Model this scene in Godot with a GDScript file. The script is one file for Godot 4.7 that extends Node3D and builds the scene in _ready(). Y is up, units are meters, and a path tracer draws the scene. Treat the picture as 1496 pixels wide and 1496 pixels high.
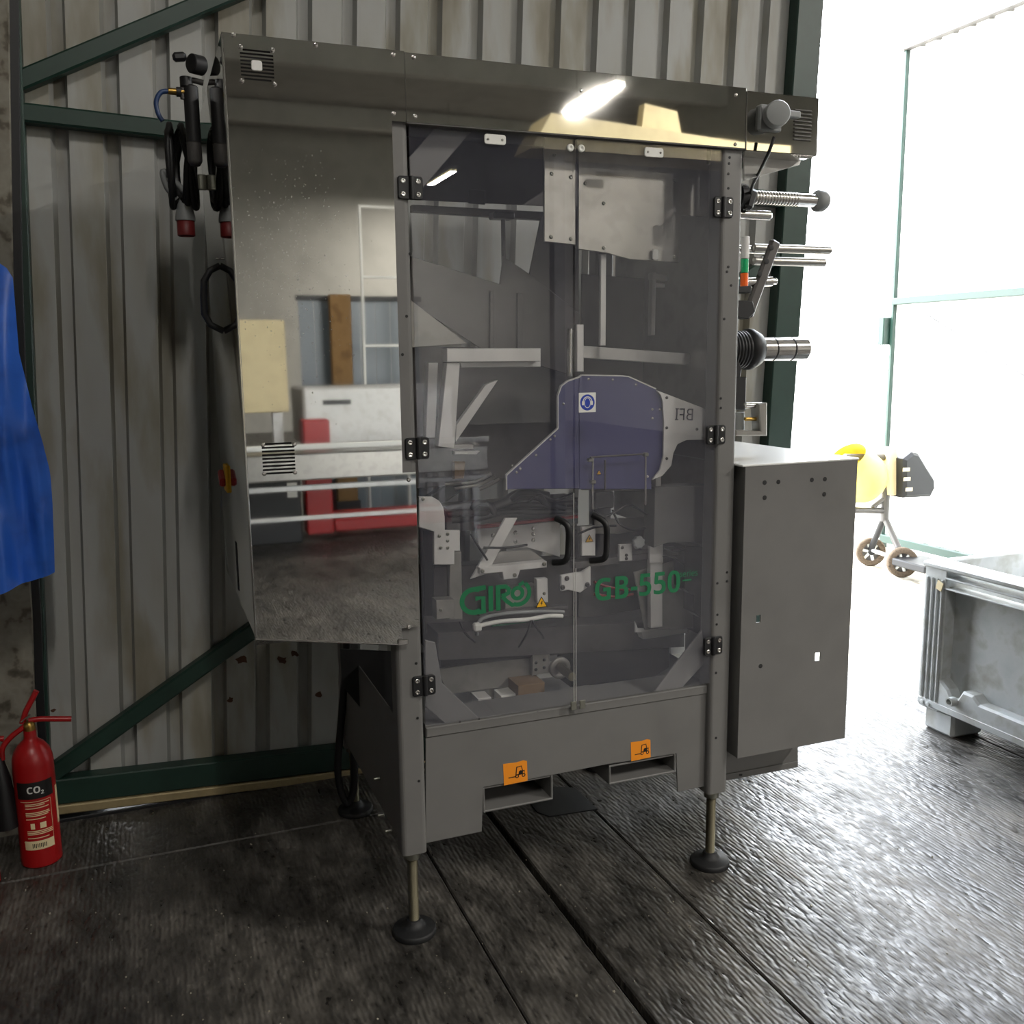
extends Node3D
# A netting and bagging machine standing in front of a sliding shed door, daylight coming in from the right.
# x runs along the machine's front, z towards the viewer, y up; the origin lies under the machine's front left foot.

var M := {}
var taken := {}

# ---------------------------------------------------------------- helpers
func numbered(called: String) -> String:
	var n: int = taken.get(called, 0)
	taken[called] = n + 1
	return called if n == 0 else "%s_%03d" % [called, n]

func tag(o: Node, label: String, category: String, group := "") -> Node:
	o.set_meta("label", label)
	o.set_meta("category", category)
	if group:
		o.set_meta("group", group)
	return o

func thing(called: String, label: String, category: String, at := Vector3.ZERO, group := "") -> Node3D:
	var o := Node3D.new()
	o.name = numbered(called)
	add_child(o)
	o.position = at
	tag(o, label, category, group)
	return o

func structure(called: String) -> Node3D:
	var o := Node3D.new()
	o.name = called
	o.set_meta("kind", "structure")
	add_child(o)
	return o

func put(called: String, st, material: Material, parent: Node, at := Vector3.ZERO, turn := Vector3.ZERO) -> MeshInstance3D:
	var o := MeshInstance3D.new()
	o.name = called if parent != self else numbered(called)
	o.mesh = st.commit() if st is SurfaceTool else st
	o.material_override = material
	o.position = at
	o.rotation = turn
	parent.add_child(o, true)
	return o

func new_st() -> SurfaceTool:
	var st := SurfaceTool.new()
	st.begin(Mesh.PRIMITIVE_TRIANGLES)
	return st

func tri(st: SurfaceTool, a: Vector3, b: Vector3, c: Vector3) -> void:   # counter-clockwise seen from outside
	var n := (b - a).cross(c - a)
	if n.length_squared() < 1e-18:
		return
	n = n.normalized()
	for p in [a, c, b]:
		st.set_normal(n)
		st.set_uv(uv_of(p, n))
		st.add_vertex(p)

func uv_of(p: Vector3, n: Vector3) -> Vector2:
	var a := n.abs()
	if a.z >= a.x and a.z >= a.y:
		return Vector2(p.x, p.y)
	return Vector2(p.z, p.y) if a.x >= a.y else Vector2(p.x, p.z)

func quad(st: SurfaceTool, a: Vector3, b: Vector3, c: Vector3, d: Vector3) -> void:
	tri(st, a, b, c)
	tri(st, a, c, d)

func quad_out(st: SurfaceTool, a: Vector3, b: Vector3, c: Vector3, d: Vector3, from: Vector3) -> void:
	var n := (b - a).cross(c - a)
	if n.dot((a + c) / 2.0 - from) >= 0.0:
		quad(st, a, b, c, d)
	else:
		quad(st, d, c, b, a)

# a box with chamfered edges; turned by basis about its centre
func block(st: SurfaceTool, c: Vector3, s: Vector3, b := 0.002, basis := Basis()) -> SurfaceTool:
	var h := s / 2.0
	b = minf(b, minf(h.x, minf(h.y, h.z)) * 0.6)
	var at := func(sg: Vector3, axis: int) -> Vector3:
		var p := Vector3(h.x * sg.x, h.y * sg.y, h.z * sg.z)
		for k in 3:
			if k != axis:
				p[k] -= sg[k] * b
		return c + basis * p
	for axis in 3:
		var u := (axis + 1) % 3
		var v := (axis + 2) % 3
		for s1 in [-1.0, 1.0]:
			var cs := []
			for k in [[-1.0, -1.0], [1.0, -1.0], [1.0, 1.0], [-1.0, 1.0]]:
				var g := Vector3.ZERO
				g[axis] = s1
				g[u] = k[0]
				g[v] = k[1]
				cs.append(at.call(g, axis))
			quad_out(st, cs[0], cs[1], cs[2], cs[3], c)
			for s2 in [-1.0, 1.0]:
				var g1 := Vector3.ZERO
				g1[axis] = s1
				g1[u] = s2
				g1[v] = -1.0
				var g2 := g1
				g2[v] = 1.0
				quad_out(st, at.call(g1, axis), at.call(g2, axis), at.call(g2, u), at.call(g1, u), c)
	for sx in [-1.0, 1.0]:
		for sy in [-1.0, 1.0]:
			for sz in [-1.0, 1.0]:
				var g := Vector3(sx, sy, sz)
				var p: Array = [at.call(g, 0), at.call(g, 1), at.call(g, 2)]
				if (p[1] - p[0]).cross(p[2] - p[0]).dot(p[0] - c) >= 0:
					tri(st, p[0], p[1], p[2])
				else:
					tri(st, p[0], p[2], p[1])
	return st

# a block given by its two corners
func span(st: SurfaceTool, a: Vector3, b: Vector3, bevel := 0.002) -> SurfaceTool:
	return block(st, (a + b) / 2.0, (b - a).abs(), bevel)

# an outline in x and y, extruded from z0 to z1, its front edge chamfered
func slab(st: SurfaceTool, poly: PackedVector2Array, z0: float, z1: float, bevel := 0.001, xf := Transform3D()) -> SurfaceTool:
	if Geometry2D.is_polygon_clockwise(poly):
		poly = poly.duplicate()
		poly.reverse()
	var n := poly.size()
	var inner := PackedVector2Array()
	for i in n:
		var d0 := (poly[i] - poly[(i + n - 1) % n]).normalized()
		var d1 := (poly[(i + 1) % n] - poly[i]).normalized()
		var m := Vector2(-d0.y, d0.x) + Vector2(-d1.y, d1.x)
		m = m / maxf(m.length_squared() / 2.0, 0.3)
		inner.append(poly[i] + m * bevel)
	var t := Geometry2D.triangulate_polygon(poly)
	for k in range(0, t.size(), 3):
		var f := []
		for j in 3:
			f.append(t[k + j])
		var area := (poly[f[1]] - poly[f[0]]).cross(poly[f[2]] - poly[f[0]])
		if area < 0:
			f.reverse()
		tri(st, xf * Vector3(inner[f[0]].x, inner[f[0]].y, z1), xf * Vector3(inner[f[1]].x, inner[f[1]].y, z1), xf * Vector3(inner[f[2]].x, inner[f[2]].y, z1))
		tri(st, xf * Vector3(poly[f[0]].x, poly[f[0]].y, z0), xf * Vector3(poly[f[2]].x, poly[f[2]].y, z0), xf * Vector3(poly[f[1]].x, poly[f[1]].y, z0))
	for i in n:
		var j := (i + 1) % n
		quad(st, xf * Vector3(poly[i].x, poly[i].y, z0), xf * Vector3(poly[j].x, poly[j].y, z0), xf * Vector3(poly[j].x, poly[j].y, z1 - bevel), xf * Vector3(poly[i].x, poly[i].y, z1 - bevel))
		if bevel > 0:
			quad(st, xf * Vector3(poly[i].x, poly[i].y, z1 - bevel), xf * Vector3(poly[j].x, poly[j].y, z1 - bevel), xf * Vector3(inner[j].x, inner[j].y, z1), xf * Vector3(inner[i].x, inner[i].y, z1))
	return st

func rounded(x0: float, y0: float, x1: float, y1: float, r: float, n := 4) -> PackedVector2Array:
	var p := PackedVector2Array()
	for k in 4:
		var c: Vector2 = [Vector2(x1 - r, y1 - r), Vector2(x0 + r, y1 - r), Vector2(x0 + r, y0 + r), Vector2(x1 - r, y0 + r)][k]
		for i in n + 1:
			p.append(c + Vector2.from_angle(PI / 2 * (k + float(i) / n)) * r)
	return p

func disc(c: Vector2, r: float, n := 20) -> PackedVector2Array:
	var p := PackedVector2Array()
	for i in n:
		p.append(c + Vector2.from_angle(TAU * i / n) * r)
	return p

# an upright plate with rectangular openings; bend() may move its points
func pierced(st: SurfaceTool, x0: float, y0: float, x1: float, y1: float, z0: float, z1: float, holes: Array, bend = null) -> SurfaceTool:
	var xs := [x0, x1]
	var ys := [y0, y1]
	for h in holes:
		for v in [h[0], h[2]]:
			if v > x0 and v < x1 and not xs.has(v):
				xs.append(v)
		for v in [h[1], h[3]]:
			if v > y0 and v < y1 and not ys.has(v):
				ys.append(v)
	xs.sort()
	ys.sort()
	var solid := func(i: int, j: int) -> bool:
		if i < 0 or j < 0 or i >= xs.size() - 1 or j >= ys.size() - 1:
			return false
		var mx: float = (xs[i] + xs[i + 1]) / 2
		var my: float = (ys[j] + ys[j + 1]) / 2
		for h in holes:
			if mx > h[0] and mx < h[2] and my > h[1] and my < h[3]:
				return false
		return true
	var at := func(i: int, j: int, z: float) -> Vector3:
		var p := Vector3(xs[i], ys[j], z)
		return bend.call(p) if bend != null else p
	for i in xs.size() - 1:
		for j in ys.size() - 1:
			if not solid.call(i, j):
				continue
			quad(st, at.call(i, j, z1), at.call(i + 1, j, z1), at.call(i + 1, j + 1, z1), at.call(i, j + 1, z1))
			quad(st, at.call(i, j + 1, z0), at.call(i + 1, j + 1, z0), at.call(i + 1, j, z0), at.call(i, j, z0))
			if not solid.call(i - 1, j):
				quad(st, at.call(i, j, z0), at.call(i, j, z1), at.call(i, j + 1, z1), at.call(i, j + 1, z0))
			if not solid.call(i + 1, j):
				quad(st, at.call(i + 1, j, z1), at.call(i + 1, j, z0), at.call(i + 1, j + 1, z0), at.call(i + 1, j + 1, z1))
			if not solid.call(i, j - 1):
				quad(st, at.call(i, j, z0), at.call(i + 1, j, z0), at.call(i + 1, j, z1), at.call(i, j, z1))
			if not solid.call(i, j + 1):
				quad(st, at.call(i, j + 1, z1), at.call(i + 1, j + 1, z1), at.call(i + 1, j + 1, z0), at.call(i, j + 1, z0))
	return st

func soft_tri(st: SurfaceTool, p: Array, nn: Array) -> void:
	for k in [0, 2, 1]:
		st.set_normal(nn[k])
		st.set_uv(Vector2.ZERO)
		st.add_vertex(p[k])

# a turned profile (radius, height) round y, placed by xf
func lathe(st: SurfaceTool, prof: Array, n := 24, xf := Transform3D(), sharp := false) -> SurfaceTool:
	var nr := []
	for i in prof.size():
		var a: Vector2 = prof[maxi(i - 1, 0)]
		var b: Vector2 = prof[mini(i + 1, prof.size() - 1)]
		nr.append(Vector2(b.y - a.y, a.x - b.x).normalized())
	for i in prof.size() - 1:
		var p0: Vector2 = prof[i]
		var p1: Vector2 = prof[i + 1]
		var flat := Vector2(p1.y - p0.y, p0.x - p1.x).normalized()
		var n0: Vector2 = flat if sharp or nr[i].dot(flat) < 0.8 else nr[i]
		var n1: Vector2 = flat if sharp or nr[i + 1].dot(flat) < 0.8 else nr[i + 1]
		for k in n:
			var a0 := TAU * k / n
			var a1 := TAU * (k + 1) / n
			var ring := func(p: Vector2, a: float) -> Vector3: return xf * Vector3(p.x * cos(a), p.y, -p.x * sin(a))
			var nrm := func(p: Vector2, a: float) -> Vector3: return (xf.basis * Vector3(p.x * cos(a), p.y, -p.x * sin(a))).normalized()
			if p0.x > 1e-6:
				soft_tri(st, [ring.call(p0, a0), ring.call(p0, a1), ring.call(p1, a1)], [nrm.call(n0, a0), nrm.call(n0, a1), nrm.call(n1, a1)])
			if p1.x > 1e-6:
				soft_tri(st, [ring.call(p0, a0), ring.call(p1, a1), ring.call(p1, a0)], [nrm.call(n0, a0), nrm.call(n1, a1), nrm.call(n1, a0)])
	return st

func along(a: Vector3, b: Vector3) -> Transform3D:
	var y := (b - a).normalized()
	var x := y.cross(Vector3(0.31, 0.2, 0.93)).normalized()
	return Transform3D(Basis(x, y, x.cross(y)), a)

func rod(st: SurfaceTool, a: Vector3, b: Vector3, r: float, n := 16, bevel := 0.001) -> SurfaceTool:
	var l := a.distance_to(b)
	bevel = minf(bevel, r * 0.5)
	return lathe(st, [Vector2(0, 0), Vector2(r - bevel, 0), Vector2(r, bevel), Vector2(r, l - bevel), Vector2(r - bevel, l), Vector2(0, l)], n, along(a, b))

func curve(points: Array, steps := 8) -> PackedVector3Array:   # Catmull-Rom through the points
	var out := PackedVector3Array()
	for i in points.size() - 1:
		var p0: Vector3 = points[maxi(i - 1, 0)]
		var p3: Vector3 = points[mini(i + 2, points.size() - 1)]
		for k in steps:
			out.append((points[i] as Vector3).cubic_interpolate(points[i + 1], p0, p3, float(k) / steps))
	out.append(points[-1])
	return out

func tube(st: SurfaceTool, pts: PackedVector3Array, r: float, n := 10, closed := false) -> SurfaceTool:
	var m := pts.size()
	var side := Vector3.ZERO
	var rings := []
	for i in m:
		var t := (pts[mini(i + 1, m - 1)] - pts[maxi(i - 1, 0)])
		if closed:
			t = pts[(i + 1) % m] - pts[(i + m - 1) % m]
		t = t.normalized()
		if side == Vector3.ZERO:
			side = t.cross(Vector3(0.21, 0.35, 0.91)).normalized()
		side = (side - t * side.dot(t)).normalized()
		var up := t.cross(side)
		var ring := []
		for k in n:
			var a := TAU * k / n
			ring.append(side * cos(a) + up * sin(a))
		rings.append(ring)
	for i in (m if closed else m - 1):
		var j := (i + 1) % m
		for k in n:
			var l := (k + 1) % n
			var a: Vector3 = pts[i] + rings[i][k] * r
			var b: Vector3 = pts[i] + rings[i][l] * r
			var c: Vector3 = pts[j] + rings[j][l] * r
			var d: Vector3 = pts[j] + rings[j][k] * r
			soft_tri(st, [a, b, c], [rings[i][k], rings[i][l], rings[j][l]])
			soft_tri(st, [a, c, d], [rings[i][k], rings[j][l], rings[j][k]])
	if not closed:
		for k in n:
			tri(st, pts[0], pts[0] + rings[0][(k + 1) % n] * r, pts[0] + rings[0][k] * r)
			tri(st, pts[m - 1], pts[m - 1] + rings[m - 1][k] * r, pts[m - 1] + rings[m - 1][(k + 1) % n] * r)
	return st

# a flat stroke of even width along a line in x and y
func stroke(st: SurfaceTool, line: PackedVector2Array, w: float, z0: float, z1: float, closed := false) -> SurfaceTool:
	var n := line.size()
	var l := PackedVector2Array()
	var r := PackedVector2Array()
	for i in n:
		var a := line[(i + n - 1) % n] if closed else line[maxi(i - 1, 0)]
		var b := line[(i + 1) % n] if closed else line[mini(i + 1, n - 1)]
		var d := (b - a).normalized()
		var m := Vector2(-d.y, d.x) * w / 2
		l.append(line[i] + m)
		r.append(line[i] - m)
	for i in (n if closed else n - 1):
		var j := (i + 1) % n
		for z in [z0, z1]:
			var q := [Vector3(r[i].x, r[i].y, z), Vector3(r[j].x, r[j].y, z), Vector3(l[j].x, l[j].y, z), Vector3(l[i].x, l[i].y, z)]
			if z == z1:
				quad(st, q[0], q[1], q[2], q[3])
			else:
				quad(st, q[3], q[2], q[1], q[0])
		quad(st, Vector3(r[i].x, r[i].y, z0), Vector3(r[j].x, r[j].y, z0), Vector3(r[j].x, r[j].y, z1), Vector3(r[i].x, r[i].y, z1))
		quad(st, Vector3(l[j].x, l[j].y, z0), Vector3(l[i].x, l[i].y, z0), Vector3(l[i].x, l[i].y, z1), Vector3(l[j].x, l[j].y, z1))
	return st

func arc(c: Vector2, rx: float, ry: float, from: float, to: float, n := 16) -> PackedVector2Array:
	var p := PackedVector2Array()
	for i in n + 1:
		var a := deg_to_rad(lerpf(from, to, float(i) / n))
		p.append(c + Vector2(cos(a) * rx, sin(a) * ry))
	return p

# a socket-head bolt facing +z (or along dir)
func bolt(st: SurfaceTool, at: Vector3, r: float, dir := Vector3.BACK) -> SurfaceTool:
	return lathe(st, [Vector2(r * 1.25, 0), Vector2(r * 1.25, r * 0.2), Vector2(r, r * 0.25), Vector2(r, r * 0.8), Vector2(r * 0.85, r), Vector2(r * 0.5, r), Vector2(r * 0.45, r * 0.5), Vector2(0, r * 0.5)], 10, along(at, at + dir))

func writing(text: String, height: float, depth := 0.0006, bold := true, mirrored := false) -> ArrayMesh:
	var t := TextMesh.new()
	var f := SystemFont.new()
	f.font_names = PackedStringArray(["Droid Sans"])
	f.font_weight = 700 if bold else 400
	t.font = f
	t.text = text
	t.font_size = 32
	t.pixel_size = height / 32.0 / 0.72
	t.depth = depth
	var a := t.get_mesh_arrays()
	if mirrored:
		var v: PackedVector3Array = a[Mesh.ARRAY_VERTEX]
		var n: PackedVector3Array = a[Mesh.ARRAY_NORMAL]
		for i in v.size():
			v[i].x = -v[i].x
			n[i].x = -n[i].x
		a[Mesh.ARRAY_VERTEX] = v
		a[Mesh.ARRAY_NORMAL] = n
	var m := ArrayMesh.new()
	m.add_surface_from_arrays(Mesh.PRIMITIVE_TRIANGLES, a)
	return m

func noise_tex(freq: float, size := 512, normal := false, bump := 4.0, ramp: Array = [], octaves := 4, s := 1) -> NoiseTexture2D:
	var f := FastNoiseLite.new()
	f.seed = s
	f.frequency = freq
	f.fractal_octaves = octaves
	f.noise_type = FastNoiseLite.TYPE_SIMPLEX_SMOOTH
	var t := NoiseTexture2D.new()
	t.width = size
	t.height = size
	t.seamless = true
	t.noise = f
	if normal:
		t.as_normal_map = true
		t.bump_strength = bump
	elif ramp:
		var g := Gradient.new()
		g.offsets = PackedFloat32Array(ramp[0])
		g.colors = PackedColorArray(ramp[1])
		t.color_ramp = g
	return t

func mat(called: String, color: Color, rough: float, metal := 0.0, specular := 0.5) -> StandardMaterial3D:
	var m := StandardMaterial3D.new()
	m.resource_name = called
	m.albedo_color = color
	m.roughness = rough
	m.metallic = metal
	m.metallic_specular = specular
	M[called] = m
	return m

func grey(v: float) -> Color:
	return Color(v, v, v)

func worn(m: StandardMaterial3D, tex: Texture2D, scale: float, world := true) -> StandardMaterial3D:
	m.albedo_texture = tex
	m.uv1_triplanar = true
	m.uv1_world_triplanar = world
	m.uv1_scale = Vector3.ONE * scale
	return m

# ---------------------------------------------------------------- materials
func make_materials() -> void:
	var dust := noise_tex(0.006, 512, false, 0.0, [[0.0, 0.45, 0.62, 1.0], [grey(0.92), grey(0.985), grey(1.0), grey(0.96)]], 5, 3)
	var blotch := noise_tex(0.012, 512, false, 0.0, [[0.0, 0.35, 0.5, 0.7, 1.0], [grey(0.93), grey(0.97), grey(1.0), grey(1.0), grey(0.98)]], 5, 8)
	worn(mat("paint", Color(0.425, 0.422, 0.415), 0.5), dust, 0.8)
	mat("curtain_plastic", Color(0.36, 0.40, 0.43), 0.35)
	# polished stainless sheet, gently wavy
	var wavy := noise_tex(0.0045, 512, true, 3.0, [], 1, 21)
	var smear := noise_tex(0.01, 512, false, 0.0, [[0.0, 0.4, 0.6, 1.0], [grey(0.6), grey(0.75), grey(0.9), grey(1.0)]], 5, 5)
	var mirror := mat("mirror", Color(0.74, 0.735, 0.715), 0.03, 1.0)
	mirror.normal_enabled = true
	mirror.normal_texture = wavy
	mirror.normal_scale = 0.014
	mirror.roughness_texture = smear
	mirror.roughness_texture_channel = BaseMaterial3D.TEXTURE_CHANNEL_RED
	mirror.uv1_triplanar = true
	mirror.uv1_world_triplanar = true
	mirror.uv1_scale = Vector3.ONE * 0.9
	# the big front sheet also carries a spray of dried specks
	var specks := PackedByteArray()
	specks.resize(1024 * 1024)
	specks.fill(255)
	var rng := RandomNumberGenerator.new()
	rng.seed = 3
	for k in 650:
		var u := int(rng.randfn(0.775, 0.055) * 1024)
		var v := int(rng.randfn(0.47, 0.10) * 1024)
		var w := 2 if rng.randf() < 0.12 else 1
		for dv in (w + (1 if rng.randf() < 0.3 else 0)):
			for du in w:
				specks[clampi(v + dv, 0, 1023) * 1024 + clampi(u + du, 0, 1023)] = rng.randi_range(20, 160)
	var front := mirror.duplicate() as StandardMaterial3D
	front.resource_name = "mirror_front"
	front.metallic_texture = ImageTexture.create_from_image(Image.create_from_data(1024, 1024, false, Image.FORMAT_L8, specks))
	front.metallic_texture_channel = BaseMaterial3D.TEXTURE_CHANNEL_RED
	M["mirror_front"] = front
	worn(mat("steel", Color(0.62, 0.61, 0.59), 0.38, 1.0), blotch, 2.0)
	worn(mat("satin", Color(0.58, 0.57, 0.55), 0.45, 0.6), blotch, 2.0)
	mat("chrome", Color(0.78, 0.77, 0.76), 0.16, 1.0)
	mat("zinc", Color(0.60, 0.60, 0.56), 0.35, 1.0)
	mat("threaded", Color(0.45, 0.43, 0.36), 0.45, 0.9)
	worn(mat("alloy", Color(0.80, 0.795, 0.785), 0.45, 0.2), dust, 2.0)
	mat("iron", Color(0.135, 0.135, 0.14), 0.5, 0.3)
	worn(mat("dull_steel", Color(0.34, 0.33, 0.325), 0.5, 0.5), blotch, 2.5)
	mat("black", Color(0.075, 0.078, 0.088), 0.45)
	mat("rubber", Color(0.085, 0.088, 0.095), 0.6)
	mat("foam", Color(0.17, 0.17, 0.175), 0.95)
	mat("navy", Color(0.235, 0.235, 0.40), 0.45)
	mat("white", Color(0.85, 0.85, 0.83), 0.5)
	mat("gloss_white", Color(0.88, 0.88, 0.87), 0.22)
	mat("plastic_grey", Color(0.5, 0.51, 0.51), 0.5)
	mat("red", Color(0.60, 0.06, 0.07), 0.35)
	mat("dark_red", Color(0.42, 0.10, 0.10), 0.5)
	mat("green_print", Color(0.05, 0.42, 0.26), 0.55)
	mat("orange", Color(0.91, 0.55, 0.08), 0.6)
	mat("yellow", Color(0.88, 0.66, 0.07), 0.5)
	mat("ink", Color(0.06, 0.05, 0.05), 0.6)
	mat("blue_ink", Color(0.10, 0.22, 0.62), 0.5)
	mat("letter_navy", Color(0.12, 0.13, 0.26), 0.5)
	mat("hose_blue", Color(0.15, 0.24, 0.40), 0.4)
	mat("cable", Color(0.06, 0.06, 0.068), 0.5)
	mat("brass", Color(0.62, 0.50, 0.26), 0.35, 1.0)
	mat("lens_green", Color(0.05, 0.62, 0.38), 0.25)
	mat("lens_orange", Color(0.92, 0.38, 0.05), 0.25)
	worn(mat("card", Color(0.45, 0.36, 0.25), 0.85), dust, 3.0)
	worn(mat("cream", Color(0.84, 0.78, 0.62), 0.6), dust, 1.0)
	# clear door panels with a thin film of dust, tinted bluish to imitate glare
	var clear := mat("clear", Color(0.62, 0.63, 0.72, 0.04), 0.0, 0.0, 0.5)
	clear.transparency = BaseMaterial3D.TRANSPARENCY_ALPHA
	# steelwork of the shed
	worn(mat("green_steel", Color(0.09, 0.195, 0.16), 0.45), blotch, 1.5)
	worn(mat("rust_track", Color(0.62, 0.56, 0.42), 0.45, 0.3), blotch, 3.0)
	var clad := noise_tex(0.004, 1024, false, 0.0, [[0.0, 0.3, 0.42, 0.5, 0.75, 1.0], [Color(0.74, 0.69, 0.60), Color(0.90, 0.88, 0.83), Color(0.97, 0.96, 0.94), Color(1, 1, 1), Color(0.98, 0.975, 0.96), Color(0.92, 0.90, 0.86)]], 6, 12)
	worn(mat("cladding", Color(0.61, 0.615, 0.605), 0.5), clad, 0.55)
	M["cladding"].uv1_scale = Vector3(0.9, 0.22, 0.9)
	worn(mat("white_cladding", Color(0.93, 0.93, 0.91), 0.5), dust, 0.5)
	var stone := noise_tex(0.03, 512, false, 0.0, [[0.0, 0.28, 0.34, 0.6, 1.0], [Color(0.45, 0.43, 0.39), Color(0.72, 0.70, 0.66), Color(0.9, 0.88, 0.85), Color(1, 1, 0.98), Color(0.9, 0.88, 0.84)]], 6, 33)
	worn(mat("concrete_wall", Color(0.50, 0.49, 0.46), 0.9), stone, 0.7)
	worn(mat("yard", Color(0.78, 0.76, 0.72), 0.85), stone, 0.35)
	worn(mat("inside_wall", Color(0.70, 0.695, 0.675), 0.8), dust, 0.3)
	worn(mat("ceiling", Color(0.62, 0.61, 0.59), 0.85), dust, 0.3)
	worn(mat("bin", Color(0.70, 0.715, 0.72), 0.5), noise_tex(0.012, 512, false, 0.0, [[0.0, 0.36, 0.5, 1.0], [Color(0.84, 0.82, 0.78), Color(0.95, 0.945, 0.93), Color(1, 1, 1), Color(0.94, 0.95, 0.95)]], 5, 44), 1.2)
	worn(mat("tarp", Color(0.20, 0.42, 0.83), 0.33), noise_tex(0.008, 512, false, 0.0, [[0.0, 0.3, 0.5, 1.0], [Color(0.75, 0.78, 0.8), Color(0.92, 0.93, 0.95), Color(1, 1, 1), Color(0.95, 0.97, 1.0)]], 5, 51), 1.5)
	worn(mat("tyre", Color(0.34, 0.29, 0.24), 0.9), stone, 4.0)
	worn(mat("mixer_yellow", Color(0.93, 0.84, 0.36), 0.5), dust, 1.0)
	make_floor_material()
	worn(mat("timber", Color(0.52, 0.40, 0.24), 0.8), M["cladding"].albedo_texture, 1.0)
	mat("chip", Color(0.55, 0.53, 0.48), 0.9)
	mat("rust", Color(0.30, 0.19, 0.13), 0.9)

func noise_bytes(seed_: int, freq: float, octaves: int, w: int, h: int) -> PackedByteArray:   # seamless, stretched to 1024 x 1024
	var f := FastNoiseLite.new()
	f.seed = seed_
	f.frequency = freq
	f.fractal_octaves = octaves
	f.noise_type = FastNoiseLite.TYPE_SIMPLEX_SMOOTH
	var im := f.get_seamless_image(w, h)
	im.convert(Image.FORMAT_L8)
	im.resize(1024, 1024, Image.INTERPOLATE_CUBIC)
	return im.get_data()

# stained, brushed concrete: grain, grime and relief that repeat every 3 m
func make_floor_material() -> void:
	var n := 1024
	var coarse := noise_bytes(7, 0.008, 4, 1024, 600)
	var middle := noise_bytes(19, 0.03, 4, 1024, 500)
	var fine := noise_bytes(29, 0.14, 3, 1024, 380)
	var albedo := PackedByteArray()
	var rough := PackedByteArray()
	var relief := PackedByteArray()
	albedo.resize(n * n * 3)
	rough.resize(n * n)
	relief.resize(n * n)
	for j in n:
		for i in n:
			var k := j * n + i
			var a := coarse[k] / 255.0 - 0.5
			var b := middle[k] / 255.0 - 0.5
			var c := fine[k] / 255.0 - 0.5
			var ridge := sin(TAU * i / 1024.0 * 230.0 + 7.0 * a) * clampf(0.55 + 1.3 * b, 0.0, 1.0)
			var v := 0.84 + 0.12 * b + 0.2 * c + 0.03 * ridge
			v += 0.22 * smoothstep(0.27, 0.36, c) - 0.3 * smoothstep(-0.26, -0.36, c)
			v *= 0.30 + 0.20 * a + 0.16 * b      # grime of the concrete, blotched alike everywhere
			albedo[k * 3] = int(clampf(v, 0, 1) * 255)
			albedo[k * 3 + 1] = int(clampf(v * 0.96, 0, 1) * 255)
			albedo[k * 3 + 2] = int(clampf(v * 0.90, 0, 1) * 255)
			rough[k] = int(clampf(0.50 + 0.35 * b + 0.45 * c, 0.16, 0.95) * 255)
			relief[k] = int(clampf(0.5 + 0.15 * ridge + 0.75 * c + 0.35 * b, 0, 1) * 255)
	var m := mat("floor", Color.WHITE, 1.0, 0.0, 0.5)
	m.albedo_texture = ImageTexture.create_from_image(Image.create_from_data(n, n, false, Image.FORMAT_RGB8, albedo))
	m.roughness_texture = ImageTexture.create_from_image(Image.create_from_data(n, n, false, Image.FORMAT_L8, rough))
	m.roughness_texture_channel = BaseMaterial3D.TEXTURE_CHANNEL_RED
	m.heightmap_enabled = true
	m.heightmap_texture = ImageTexture.create_from_image(Image.create_from_data(n, n, false, Image.FORMAT_L8, relief))
	m.heightmap_scale = 0.6
	m.uv1_triplanar = true
	m.uv1_world_triplanar = true
	m.uv1_scale = Vector3.ONE / 3.0

func _ready() -> void:
	# ------------------------------------------------------------ camera, sky, exposure
	var cam := Camera3D.new()
	cam.name = "camera"
	cam.fov = 56.42
	cam.near = 0.05
	cam.far = 200.0
	add_child(cam)
	cam.transform = Transform3D(Basis(Vector3(0.93206, -0.01171, 0.3621), Vector3(0.06912, 0.98687, -0.146), Vector3(-0.35564, 0.16111, 0.92063)), Vector3(-0.5801, 1.5, 2.2539))
	cam.current = true
	var env := Environment.new()
	env.background_mode = Environment.BG_SKY
	var sky := Sky.new()
	var sm := ProceduralSkyMaterial.new()       # a bright, even overcast
	sm.sky_top_color = Color(0.93, 0.96, 1.0)
	sm.sky_horizon_color = Color(1.0, 1.0, 1.0)
	sm.ground_bottom_color = Color(0.75, 0.73, 0.70)
	sm.ground_horizon_color = Color(0.9, 0.9, 0.88)
	sky.sky_material = sm
	env.sky = sky
	env.background_energy_multiplier = 22.0
	env.tonemap_mode = Environment.TONE_MAPPER_LINEAR
	env.tonemap_exposure = 1.0
	env.sdfgi_enabled = true
	env.ssao_enabled = true
	env.ssil_enabled = true
	var we := WorldEnvironment.new()
	we.name = "environment"
	we.environment = env
	add_child(we)
	make_materials()
	build_shed()
	build_machine()
	build_props()
	build_far_side()

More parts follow.
